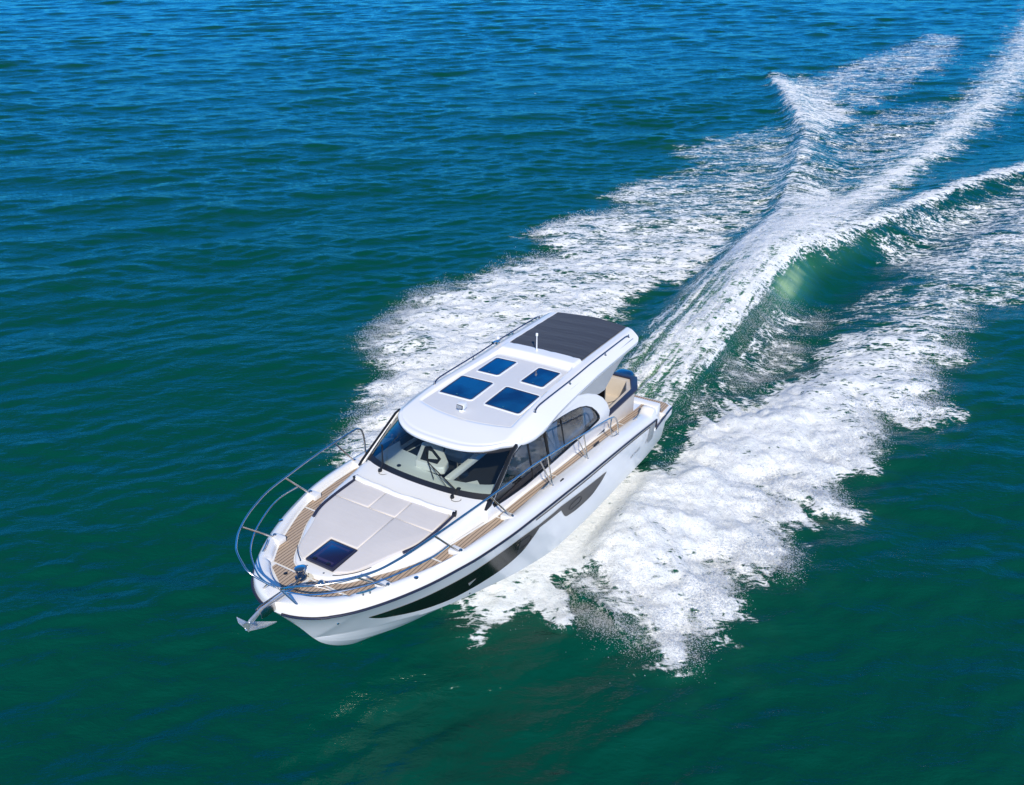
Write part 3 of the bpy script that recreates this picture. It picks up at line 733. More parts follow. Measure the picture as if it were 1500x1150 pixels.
MB().box((1.0, -1.5, .93), (1.22, 1.5, 1.28)).build('transom_wall', GEL, boat, bevel=.03)
pl = MB().prism([(.22, -1.35), (.32, -1.52), (1.62, -1.56), (1.62, 1.56), (.32, 1.52), (.22, 1.35)], .70, .925, 'z').build('swim_platform', GEL, boat, bevel=.03, seg=3)
MB().prism([(.27, -1.33), (.35, -1.45), (.98, -1.45), (.98, 1.45), (.35, 1.45), (.27, 1.33)], .92, .932, 'z').build('platform_teak', TEAK, pl, smooth=False)
for y in (1.3, 1.42): MB().tube([(.9, y, .93), (.9, y, 1.0), (.82, y, 1.03), (.72, y, 1.0), (.72, y, .93)], .010, 8, 3).build('platform_cleat', STEEL, pl)

eng = bpy.data.objects.new('outboard_engine', None); COL.objects.link(eng); eng.parent = boat
def super_ell(c, r, e=.55, nu=28, nv=18, taper=0.):
    P = []
    for i in range(nv + 1):
        t = -math.pi / 2 + math.pi * i / nv; row = []
        for j in range(nu + 1):
            a = 2 * math.pi * j / nu; pw = lambda q, e_=e: math.copysign(abs(q) ** e_, q)
            z = pw(math.sin(t)); k = pw(math.cos(t)); row.append((c[0] + r[0] * k * pw(math.cos(a)) * (1 - taper * z), c[1] + r[1] * k * pw(math.sin(a)) * (1 - taper * z * .6), c[2] + r[2] * z))
        P.append(row)
    return np.array(P)
cw = MB().grid(super_ell((.62, .42, 1.36), (.38, .25, .23), .62, taper=.12)).build('engine_cowl', BLUECOWL, eng, weld=True, angle=0)
MB().box((.235, .32, 1.24), (.262, .52, 1.40)).build('cowl_grille', BLACK, cw, bevel=.01)
MB().grid(super_ell((.60, .42, 1.02), (.24, .17, .28), .6)).box((.38, .34, .2), (.72, .50, 1.0)).box((.70, .30, .85), (.98, .54, 1.10)).build('engine_leg', BLACK, eng, bevel=.0)

# ------------------------------------------------------------------ pulpit and guard rails
RP = [(10.17, .0, 2.27), (10.25, .12, 2.36), (10.33, .30, 2.50), (10.29, .46, 2.57), (10.2, .64, 2.60), (10.1, .76, 2.6), (9.9, .94, 2.6), (9.6, 1.12, 2.6), (9.3, 1.23, 2.62), (9, 1.30, 2.64), (8.5, 1.365, 2.64), (8, 1.42, 2.64), (7.5, 1.46, 2.625), (7, 1.49, 2.605)]
RA = [(6.4, 1.50, 2.56), (5.7, 1.50, 2.46), (5.0, 1.50, 2.345), (4.4, 1.50, 2.24), (3.9, 1.49, 2.15), (3.55, 1.50, 2.085), (3.40, 1.51, 2.03), (3.32, 1.53, 1.9), (3.29, 1.55, 1.63)]
RM = [(10.17, .05, 2.25), (10.2, .22, 2.32), (10.1, .46, 2.31), (9.9, .77, 2.35), (9.6, 1.02, 2.36), (9.3, 1.18, 2.37), (9, 1.30, 2.375), (8.72, 1.37, 2.36), (8.43, 1.385, 2.34)]
def M_(p, s): return (p[0], p[1] * s, p[2])
for s in (1, -1):
    tail = RA if s == 1 else [(6.92, 1.485, 2.59), (6.84, 1.48, 2.52), (6.80, 1.48, 2.3), (6.78, 1.50, 1.98)]
    r = MB().tube([M_(p, s) for p in RP + tail], .0148, 10, 5).build('guard_rail', STEEL, boat, label='guard rail running the whole port side' if s == 1 else 'guard rail round the starboard bow')
    MB().tube([M_(p, s) for p in RM], .012, 8, 5).build('middle_rail', STEEL, r)
    MB().tube([M_((10.15, .32, 2.10), s), M_((10.22, .10, 2.33), s)], .0145, 8).build('stanchion', STEEL, r)
    for ft, tp in (((9.27, 1.02, 2.08), (9.80, .985, 2.60)), ((8.17, 1.40, 2.06), (8.66, 1.35, 2.63)), ((7.03, 1.53, 2.02), (7.50, 1.46, 2.62))):
        st = MB().tube([M_(ft, s), M_(tp, s)], .0135, 8).build('stanchion', STEEL, r)
        zz = float(ZR(ft[0])) + .14
        MB().prism([(ft[0] - .06, ft[1] - .16), (ft[0] + .08, ft[1] - .16), (ft[0] + .05, ft[1] + .03), (ft[0] - .05, ft[1] + .03)], zz - .05, zz + .03, 'z', lambda v, s=s: (v[0], s * v[1], v[2])).build('stanchion_base', GEL, boat, bevel=.012)
        MB().lathe([(.028, 0), (.026, .012), (.016, .02)], M_((ft[0], ft[1], zz + .03), s), 12).build('stanchion_foot', STEEL, st)
    if s == 1:
        for fx in (5.82, 4.56):
            k = [p for p in RP + RA]; X = [p[0] for p in k][::-1]; Zt = [p[2] for p in k][::-1]
            fz = float(ZR(fx)) + .15
            m = MB()
            for dx in (.10, .34): m.tube([(fx, 1.545, fz), (fx + dx, 1.50, float(np.interp(fx + dx, X, Zt)))], .0125, 8)
            m.lathe([(.026, -.01), (.024, .012), (.014, .02)], (fx, 1.545, fz), 12).build('stanchion', STEEL, r)
        m = MB(); m.tube([(3.29, 1.55, 1.66), (3.50, 1.53, 1.70), (3.55, 1.50, 1.9), (3.52, 1.50, 2.07)], .0125, 8, 3); m.build('stanchion', STEEL, r)
def cleat(x, y, rot=0.):
    z = float(ZR(x)) + .155; m = MB(); c, s_ = math.cos(rot), math.sin(rot)
    R = lambda a, b, h: (x + a * c - b * s_, y + a * s_ + b * c, z + h)
    m.tube([R(-.13, 0, .055), R(-.06, 0, .042), R(.06, 0, .042), R(.13, 0, .055)], [.008, .013, .013, .008], 8, 3)
    for a in (-.045, .045): m.tube([R(a, 0, -.01), R(a, 0, .04)], [.018, .011], 8)
    m.build('mooring_cleat', STEEL, boat)
for s in (1, -1):
    cleat(9.55, .90 * s, -.55 * s); cleat(5.98, 1.50 * s, 0); cleat(2.3, 1.48 * s, .03)
for x, y in ((8.95, 1.23), (8.95, -1.23)):
    MB().lathe([(.032, 0), (.032, .008), (.018, .012)], (x, y, float(ZR(x)) + .15), 14).build('deck_filler_cap', STEEL, boat)
for x0, y0 in ((5.6, 1.58), (1.95, 1.50), (3.9, 1.40)):
    MB().box((x0 - .09, y0 - .012, float(ZR(x0)) + .135), (x0 + .09, y0 + .012, float(ZR(x0)) + .160)).build2('fairlead_slot', BLACK, boat)
MB().tube([(9.78, .03, 2.055), (9.70, .30, 2.055), (9.66, .58, 2.06)], .008, 6).build('locker_hinge_strip', GEL, boat)

# bow roller, windlass, anchor
m = MB()
for y in (.045, -.045): m.prism([(9.86, 2.04), (10.45, 2.03), (10.52, 2.06), (10.52, 2.15), (10.46, 2.17), (9.9, 2.13)], y - .006, y + .006)
m.prism([(9.86, 2.045), (10.46, 2.035), (10.46, 2.047), (9.86, 2.057)], -.045, .045)
ro = m.build('bow_roller', STEEL, boat, bevel=.003)
MB().lathe([(.03, -.035), (.022, 0), (.03, .035)], (10.47, 0, 2.10), 16, 'y').build('roller_wheel', BLACK, ro)
m = MB().lathe([(.075, 0), (.078, .03), (.05, .05), (.042, .08), (.06, .11), (.062, .14), (.03, .155)], (9.70, -.10, 2.05), 20)
wl = m.build('windlass', BLUECOWL, boat)
MB().lathe([(.07, 0), (.07, .012), (.05, .02)], (9.70, -.10, 2.205), 18).build('capstan_cap', STEEL, wl)
MB().tube([(9.76, -.04, 2.12), (9.9, -.02, 2.12), (10.1, 0, 2.12), (10.45, 0, 2.135)], .014, 6).build('anchor_chain', STEEL, wl)
MB().lathe([(.03, 0), (.03, .006), (.02, .01)], (9.74, -.34, 2.052), 14).build('foot_switch', BLACK, boat)
MB().lathe([(.06, 0), (.06, .02), (.03, .06), (.01, .07)], (9.66, .22, 2.05), 16).build('chain_pipe', STEEL, boat)
an = MB().prism([(9.98, 2.115), (10.10, 2.15), (10.48, 2.165), (10.66, 2.12), (10.74, 2.02), (10.70, 1.98), (10.62, 2.06), (10.45, 2.125), (10.0, 2.095)], -.014, .014).build('anchor', ANCHM, boat, bevel=.004)
m = MB()
tip = (10.27, 0, 1.80)
for s in (1, -1):
    m.add([tip, (10.70, 0, 1.99), (10.66, .115 * s, 2.04), (10.52, .09 * s, 1.95), tuple(np.add(tip, (0, 0, -.012))), (10.70, 0, 1.975), (10.66, .115 * s, 2.028), (10.52, .09 * s, 1.935)], [(0, 1, 2, 3), (7, 6, 5, 4), (0, 3, 7, 4), (3, 2, 6, 7), (2, 1, 5, 6)])
    m.add([(10.60, .03 * s, 1.99), (10.76, .10 * s, 2.20), (10.80, .03 * s, 2.17), (10.70, 0, 1.97), (10.60, .02 * s, 1.98), (10.75, .10 * s, 2.19), (10.79, .03 * s, 2.16), (10.70, 0, 1.96)], [(0, 1, 2, 3), (7, 6, 5, 4), (0, 1, 5, 4), (1, 2, 6, 5), (2, 3, 7, 6)])
m.build('anchor_fluke', ANCHM, an, smooth=False)

# ================================================================== THE SEA
def vnoise(x, y, seed=0, n=256):
    r = np.random.default_rng(seed).random((n, n)).astype(np.float32)
    xi = np.floor(x).astype(np.int64); yi = np.floor(y).astype(np.int64); fx = (x - xi).astype(np.float32); fy = (y - yi).astype(np.float32)
    fx = fx * fx * (3 - 2 * fx); fy = fy * fy * (3 - 2 * fy)
    a = r[xi % n, yi % n]; b = r[(xi + 1) % n, yi % n]; c = r[xi % n, (yi + 1) % n]; d = r[(xi + 1) % n, (yi + 1) % n]
    return (a * (1 - fx) + b * fx) * (1 - fy) + (c * (1 - fx) + d * fx) * fy
def fbm(x, y, seed=0, o=4, g=.5):
    v = 0; a = 1; t = 0
    for k in range(o):
        v = v + a * vnoise(x * 2 ** k + 17.3 * k, y * 2 ** k - 9.1 * k, seed + k); t += a; a *= g
    return v / t
def lines(a, b, step, grow_lo, grow_hi, lo, hi, cap):
    mid = np.arange(a, b + step / 2, step); L = []; R = []
    s = step; x = a
    while x > lo: s = s * (1 + grow_lo) if (s < cap or x < -110) else s; x -= s; L.append(x)
    s = step; x = b
    while x < hi: s *= 1 + grow_hi; x += s; R.append(x)
    return np.concatenate([L[::-1], mid, R])
gx = lines(-27.0, 11.5, .05, .012, .08, -4000, 4000, .17)
gy = lines(-9.2, 9.2, .05, .012, .05, -4000, 4000, .15)
X, Y = np.meshgrid(gx, gy, indexing='ij'); X = X.astype(np.float32); Y = Y.astype(np.float32)
nx, ny = X.shape
# ---- wind chop: crests lie roughly along (-0.52, 0.85)
H = np.zeros_like(X)
wr = np.random.default_rng(11)
dist = np.sqrt((X - 12.6) ** 2 + (Y - 6.2) ** 2)
wx = X + 1.2 * (fbm(X / 5, Y / 5, 91, 2) - .5); wy = Y + 1.2 * (fbm(X / 5, Y / 5, 95, 2) - .5)
for k in range(54):
    lam = .35 * (9.5 / .35) ** wr.random(); th = math.atan2(-.56, -.83) + wr.normal(0, .42) + .10
    amp = .0056 * lam ** .80 if lam < 3 else .0125
    amp *= .75 + .5 * wr.random(); kx = 2 * math.pi / lam * math.cos(th); ky = 2 * math.pi / lam * math.sin(th); ph = wr.random() * 6.28
    sres = np.clip((lam * 130 - dist) / (lam * 50) , 0, 1) if lam < 1.2 else 1.
    a_ = kx * wx + ky * wy + ph
    H += (amp * (np.sin(a_) + .22 * np.sin(2 * a_ + 1.57))) * sres
H *= .55 + .9 * fbm(X / 9, Y / 9, 33, 2)
far = np.exp(-np.maximum(dist - 180, 0) / 120); H *= far

def arr(s): return np.array(s, float)
def seg_dist(px, py, P):                # distance to a polyline and position along it
    best = np.full(px.shape, 1e9); tt = np.zeros(px.shape); side = np.zeros(px.shape); L = 0.
    for (ax, ay), (bx, by) in zip(P[:-1], P[1:]):
        dx, dy = bx - ax, by - ay; l2 = dx * dx + dy * dy; l = math.sqrt(l2)
        t = np.clip(((px - ax) * dx + (py - ay) * dy) / l2, 0, 1); d = np.hypot(px - ax - t * dx, py - ay - t * dy)
        m = d < best; best = np.where(m, d, best); tt = np.where(m, L + t * l, tt); side = np.where(m, np.sign((px - ax) * dy - (py - ay) * dx), side); L += l
    return best, tt, side, L
def inside(px, py, P):
    r = np.zeros(px.shape, bool); n = len(P)
    for i in range(n):
        x1, y1 = P[i]; x2, y2 = P[(i + 1) % n]
        if y1 == y2: continue
        r ^= ((y1 > py) != (y2 > py)) & (px < (x2 - x1) * (py - y1) / (y2 - y1) + x1)
    return r
def sdf(px, py, P):                     # positive inside
    Q = np.vstack([P, P[:1]]); return np.where(inside(px, py, P), 1, -1) * seg_dist(px, py, Q)[0]
FA = arr([(2.75,-4.30),(1.61,-4.83),(0.35,-5.12),(-0.41,-5.36),(-1.22,-6.86),(-1.63,-7.21),(-3.10,-7.40),(-4.44,-7.63),(-6.68,-6.73),(-8.16,-6.71),(-9.54,-5.81),(-10.71,-7.50),(-13.03,-6.94),(-14.05,-5.99),(-15.35,-5.95),(-15.62,-6.89),(-18.27,-6.44),(-21.06,-5.39),(-23.55,-7.15),(-27.05,-5.89),(-31.19,-3.55),(-26.28,-1.81),(-20.20,-0.90),(-15.75,-0.59),(-14.36,-1.55),(-11.54,-0.68),(-9.34,-1.03),(-9.26,-2.04),(-7.00,-1.88),(-4.5,-1.9),(-2.56,-2.2),(-.5,-1.9),(2.0,-1.6),(5.0,-.7),(5.2,-1.1),(4.0,-2.8),(3.3,-3.6)])
FB = arr([(-39.41,-7.28),(-37.47,-6.00),(-32.75,-4.61),(-30.85,-3.18),(-26.84,-1.83),(-22.21,-1.22),(-19.19,-0.68),(-15.98,-0.10),(-12.65,-0.34),(-10.26,-0.44),(-8.46,-0.49),(-6,-.55),(-3,-.6),(-1.6,-.8),(-1.4,.9),(-2.4,.85),(-4.5,1.1),(-8.72,.95),(-10.83,1.11),(-13.59,2.01),(-16.23,2.66),(-20.77,3.14),(-25.11,3.50),(-30.58,4.27),(-38.63,4.98),(-44.78,5.91),(-60,7.0),(-110,7.6),(-140,7),(-140,4.5),(-100,4.0),(-80.42,3.6),(-57.43,3.38),(-45.94,2.87),(-35.80,2.18),(-27.13,1.60),(-22.07,1.18),(-20.59,0.96),(-23.52,-0.59),(-26.32,-0.91),(-29.64,-1.04),(-33.57,-0.95),(-39.47,-2.75),(-42.70,-5.08),(-44.70,-6.95)])
FB2 = arr([(-42,-6.2),(-53.93,-5.00),(-67.68,-2.33),(-67.86,0.75),(-52.94,1.44),(-46.09,0.67),(-38.43,-0.40),(-34.96,-1.16)])
FL = arr([(-22,-1.2),(-27,-1.4),(-34.96,-1.16),(-42,2.6),(-37.25,3.2),(-28.32,3.4),(-17,2.5),(-17,.2)])
FC = arr([(-24,10.5),(-18,9.3),(-13.32,7.75),(-12.37,6.79),(-11.17,6.84),(-10.31,6.51),(-9.04,6.70),(-8.54,6.59),(-8.16,5.97),(-6.94,6.40),(-5.91,6.53),(-5.12,6.19),(-5.01,5.45),(-3.61,5.65),(-2.60,5.36),(-2.46,4.91),(-2.03,4.95),(-1.11,5.48),(-1.02,4.86),(-1.12,4.17),(-0.48,4.62),(-0.00,4.32),(0.68,4.97),(1.23,5.02),(1.39,4.62),(1.58,4.17),(2.42,4.35),(2.77,4.13),(4.09,4.28),(4.13,4.11),(3.80,3.60),(3.48,2.97),(3.03,2.34),(3.47,2.01),(4.08,1.52),(4.87,1.20),(5.25,0.80),(5.1,0.2),(3.75,.5),(2.17,.8),(1.23,1.0),(0.08,1.40),(-0.85,1.80),(-1.83,1.92),(-3.02,2.05),(-4.22,2.60),(-4.90,3.09),(-7.25,3.30),(-9.44,4.29),(-10.87,4.35),(-12.99,4.99),(-14.94,5.75),(-17.86,7.49)])
FC2 = arr([(-15.9,2.9),(-19.45,3.76),(-23.60,5.61),(-31,9.0),(-30,12),(-20,12),(-15.08,7.60),(-14.0,6.0),(-13.6,4.4),(-14.75,3.53)])
FC3 = arr([(-9.31,2.69),(-12.04,3.34),(-13.75,4.42),(-13.37,4.97),(-11.21,4.5),(-9.12,4.0),(-8.64,2.98)])
FIN = arr([(.3,.2),(-1.0,1.25),(-3.0,1.95),(-6,2.9),(-9,3.2),(-10.5,2.9),(-9,1.3),(-5,1.0),(-2,.7)])      # thin lacy spray between stern stream and port foam
FR = arr([(3.4,1.7),(2.8,2.1),(3.0,2.9),(3.87,3.99),(4.1,3.6),(4.15,2.9),(4.1,2.0)])                            # mist of fine spray by the port bow
FP = arr([(-39.4,-7.3),(-37.5,-6.0),(-32.7,-4.6),(-27.5,-2.2),(-26.2,-.9),(-29.6,-1.0),(-33.6,-.95),(-39.5,-2.7),(-42.7,-5.0)])
CP = arr([(-2.0,.75),(-4.2,.95),(-7.2,1.05),(-9.6,1.12),(-12.2,1.25),(-14.2,1.95),(-16.6,2.8),(-20.5,3.9),(-24,5.2),(-28,7.0),(-34,9.6)])
CS = arr([(-2.2,-.35),(-6,-.35),(-10,-.35),(-13,-.2),(-16.2,-.15),(-19.5,-.75),(-24,-1.5),(-28,-2.3),(-33.0,-4.1),(-38,-6.2),(-42,-8)])
ST = arr([(-1.2,.1),(-5.4,.35),(-8.84,.45),(-12.51,.6),(-16.8,1.25),(-19.7,1.7),(-22.84,2.25),(-30.44,3.3),(-40.4,4.15),(-49.7,4.68),(-58.7,5.05),(-80,5.6),(-120,6)])

near = (X > -150) & (X < 14) & (Y > -14) & (Y < 16)
ix = np.where(near.any(1))[0]; iy = np.where(near.any(0))[0]; sl = (slice(ix[0], ix[-1] + 1), slice(iy[0], iy[-1] + 1))
x = X[sl].astype(float); y = Y[sl].astype(float)
u_ = np.array([-.523, .852]); v_ = np.array([-.852, -.523])                # along and across the foam wisps
su = x * u_[0] + y * u_[1]; sv = x * v_[0] + y * v_[1]
w1 = fbm(su / 1.6, sv / .55, 5, 4) - .5; w2 = fbm(x / 1.1, y / 1.1, 15, 4) - .5; w3 = fbm(x / .35, y / .35, 25, 3) - .5
tx = x + 1.5 * w1 * u_[0] + .9 * w2 + .25 * w3; ty = y + 1.5 * w1 * u_[1] * .9 + .9 * (fbm(x / 1.1, y / 1.1, 55, 4) - .5) + .25 * w3
sm = smooth
D = np.zeros_like(x)
def put(P, e0, e1, dens, ex=0):
    global D
    d = sdf(tx, ty, P) - ex; D = np.maximum(D, sm(e0, e1, d) * dens)
    return d
big = fbm(x / 3.2, y / 2.2, 71, 3); med = fbm(su / 1.3, sv / .5, 81, 3)
d_ = np.array([.62, .78]); ra = x * d_[0] + y * d_[1]; rb = -x * d_[1] + y * d_[0]
PW = sm(-9, -4, x) * sm(.8, 1.8, y)                   # where the port bow wave is thrown outward and forward
rad = fbm(ra / 1.6, rb / .28, 83, 4); rad = np.clip((rad - .5) * 1.5 + .5, 0, 1); med = med * (1 - PW) + rad * PW
tx = tx + PW * .9 * (fbm(ra / 2.2, rb / .30, 85, 3) - .5) * d_[0]; ty = ty + PW * .9 * (fbm(ra / 2.2, rb / .30, 85, 3) - .5) * d_[1]
dA = put(FA, -.45, .55, (1.12 - .58 * sm(-3, -24, x)) * (.60 + .58 * med) * (.78 + .44 * big) )
dC = put(FC, -.5, .45, (1.5 - .92 * sm(0, -13, x)) * (.70 + .50 * med), .22 * sm(2.4, 3.4, x) * sm(2.6, 2.1, y))
dB = put(FB, -.45, .75, (1.2 - .60 * sm(-11, -26, x)) * (.62 + .60 * med))
put(FB2, -.9, 1.6, .50 * (.6 + .7 * big)); put(FL, -.9, 1.2, .50 * (.6 + .7 * med)); put(FC2, -.6, 1.0, .62 * (.6 + .7 * med)); put(FC3, -.4, .6, .46); put(FIN, -.3, .5, .52 * (.7 + .5 * med)); put(arr([(5.25,.5),(4.95,1.15),(4.2,1.65),(3.3,2.05),(2.4,2.1),(2.2,.8),(4,.3)]), -.18, .35, 1.35 * (.8 + .35 * med)); put(FR, -.5, .7, .72 * (.55 + .8 * med)); put(FP, -.9, 1.4, .80 * (.55 + .7 * med))
# long streaks of the stern stream
ds, ts, ss, LS = seg_dist(x, y, ST)
off = ds * ss; str_ = fbm(off / .22 + 40, ts / 4.5, 301, 3)
stern = sm(16, 9, ts) * sm(.9, .6, np.abs(off)); D = D * (1 - stern * .42 * sm(.44, .62, str_))
D *= np.where((ts < 18) & (np.abs(off) < 1.3), 1, 1)
dp, tp, sp, LP = seg_dist(x, y, CP); dq, tq, sq, LQ = seg_dist(x, y, CS)
wob = .35 + 1.3 * fbm(x / .8, y / .8, 311, 3)
wst = np.interp(ts, [0, 6, 14, 22, 32, 60], [.60, .62, .60, .85, 1.15, 1.9])
D = np.maximum(D, np.exp(-(ds / (wst * wob)) ** 2) * np.interp(ts, [0, 4, 14, 22, 45, 90], [1.0, 1.3, 1.3, .92, .72, .55]))
D = np.maximum(D, np.exp(-((dp) / (.42 * wob)) ** 2) * np.interp(tp, [0, 3, 8, 11, 13, 24, 34], [.9, 1.25, 1.3, 1.0, .85, .95, .8]))
tsd2 = seg_dist(np.array([-20.0]), np.array([-3.0]), CS)[2][0]
wq = np.where(sq == tsd2, np.interp(tq, [0, 8, 14], [.55, .50, .38]), np.interp(tq, [0, 12, 18, 26, 32, 38, 44], [.6, .6, .8, .9, 1.9, 2.6, 2.4])) * wob
D = np.maximum(D, np.exp(-(dq / wq) ** 2) * np.interp(tq, [0, 5, 12, 18, 26, 33, 39, 42], [1.0, 1.15, 1.05, .72, .66, .92, .85, .2]) * (.62 + .62 * med))
str2 = fbm(off / .17 + 40, ts / 6.5, 305, 3); st2_ = sm(11, 6, ts) * sm(1.5, 1.0, np.abs(off)) * sm(-.2, .6, ts)
str3 = fbm(off / .055 + 80, ts / 1.5, 307, 3)
D = D * (1 - st2_ * .72 * sm(.47, .58, str2)); D = D * (1 - sm(12, 5, ts) * sm(1.5, 1.0, np.abs(off)) * (.24 - .9 * (str3 - .5)))
# ---- heights of the wake
ap = np.interp(tp, [0, 3, 8, 11, 15, 20, 30], [.10, .30, .54, .68, .62, .46, .25]); aq = np.interp(tq, [0, 3, 8, 14, 22, 32, 40], [.08, .22, .40, .48, .50, .50, .3])
out_p = (sp < 0); wp_ = np.where(out_p, .55, 1.3)      # port face steep
out_q = (sq > 0); wq_ = np.where(out_q, .55, 1.2)
if True:
    # which sign is outboard: test a point outboard of each crest
    tsd = seg_dist(np.array([-13.0]), np.array([3.0]), CP)[2][0]; wp_ = np.where(sp == tsd, .75, 1.3)
    tsd2 = seg_dist(np.array([-20.0]), np.array([-3.0]), CS)[2][0]; wq_ = np.where(sq == tsd2, .55, 1.3)
hw = ap * np.exp(-(dp / wp_) ** 2) + aq * np.exp(-(dq / wq_) ** 2)
face_p = (sp == tsd)
hw -= .22 * np.exp(-((dp - 1.7) / .9) ** 2) * face_p * sm(0, 6, tp) * sm(26, 18, tp)          # trough in front of the green face
hw += .28 * np.exp(-(ds / 1.0) ** 2) * np.interp(ts, [0, 2, 8, 14, 40, 80], [-.3, .1, .8, 1., .5, .15])
hw += .16 * (.55 - str2) * st2_ ; hw += .03 * np.sin(off / .32) * np.exp(-(ds / .9) ** 2) * sm(14, 6, ts)
armA = sm(-.2, 1.1, dA); armC = sm(-.2, 1.1, dC)
decay = lambda a, b: sm(b, a, -x)
lump = fbm(x / .55, y / .55, 201, 4); lump2 = fbm(su / 1.4, sv / .7, 211, 3)
hgt = (armA + armC) * (.06 + .16 * decay(2, 16)) * (.35 + 1.1 * lump2)
hgt += np.clip(D, 0, 1) * (.13 * (lump - .5) + .06 * (fbm(x / .24, y / .24, 207, 3) - .5)) * (.5 + .8 * decay(2, 20))
hgt += np.clip(D - .3, 0, 1) * .045 * (fbm(x / .16, y / .16, 231, 2) - .5)
# bow sheet: thicker near the hull where it is thrown out
bow = sm(2.2, .0, np.hypot((x - 2.2) / 1.9, (np.abs(y) - 2.3) / .7)) * (D > .3)
hgt += .22 * bow * (.4 + lump)
# hollow of flat water pushed aside next to the after hull
Hs = H[sl].astype(float); calm = np.clip(np.maximum(np.maximum(armA, armC), sm(.2, .7, D)), 0, 1)
Hn = Hs * (1 - .55 * calm) + hw + hgt
hz1 = sm(1.95, 1.45, np.abs(y) + .12 * np.clip(x - 3, 0, 9)) * sm(-1.8, -1.0, x) * sm(7, 5, x)
Hn = Hn * (1 - hz1) + np.minimum(Hn, .06) * hz1
H[sl] = Hn
FD = np.zeros_like(H); FD[sl] = D
# paler green: aeration round foam and stream; light through port wave face painted in
AE = np.zeros_like(H)
thr = fbm(su / .8, sv / .18, 321, 3); g = (.62 + .6 * thr) * np.exp(-((dp - .55) / .42) ** 2) * face_p * np.interp(tp, [5, 6.8, 8.0, 9.2, 10.6, 12.5, 16], [.0, .35, 1.0, .90, .42, .22, .0]) * (.7 + .6 * big)
g = np.maximum(g, .55 * np.exp(-(ds / .9) ** 2) * np.interp(ts, [0, 10, 20, 60], [1.1, 1.0, .6, .3]))
g = np.maximum(g, .10 * sm(-1.2, .6, np.maximum(np.maximum(dA, dC), dB)))
AE[sl] = np.clip(g, 0, 1); OW = np.zeros_like(H); OW[sl] = PW; SW = np.zeros_like(H); SW[sl] = sm(15, 8, ts) * sm(1.7, 1.1, np.abs(off))
# a few loose flecks of foam on open water
fl = vnoise(X / .09, Y / .09, 401) * vnoise(X / 1.7, Y / 1.7, 402)
FD = np.maximum(FD, np.where((fl > .93), .75, 0) * (dist < 60))

def grid_mesh(name, mask):
    # mask over quads -> one object, vertices compacted
    idx = np.arange(nx * ny).reshape(nx, ny)
    q = np.stack([idx[:-1, :-1], idx[1:, :-1], idx[1:, 1:], idx[:-1, 1:]], -1)[mask]
    used, inv = np.unique(q.ravel(), return_inverse=True)
    co = np.stack([X.ravel()[used], Y.ravel()[used], H.ravel()[used]], 1).astype(np.float32)
    me = raw_mesh(name, co, inv.astype(np.int32), 4)
    for nm, arr_ in (('foam', FD), ('aerated_lit', AE), ('outward', OW), ('stream', SW)):
        at = me.attributes.new(nm, 'FLOAT', 'POINT'); at.data.foreach_set('value', arr_.ravel()[used].astype(np.float32))
    return me
def raw_mesh(name, co, li, k):
    me = bpy.data.meshes.new(name); nf = len(li) // k
    me.vertices.add(len(co)); me.vertices.foreach_set('co', co.ravel())
    me.loops.add(len(li)); me.loops.foreach_set('vertex_index', li)
    me.polygons.add(nf); me.polygons.foreach_set('loop_start', np.arange(0, nf * k, k, dtype=np.int32))
    me.update(calc_edges=True); me.validate()
    return me

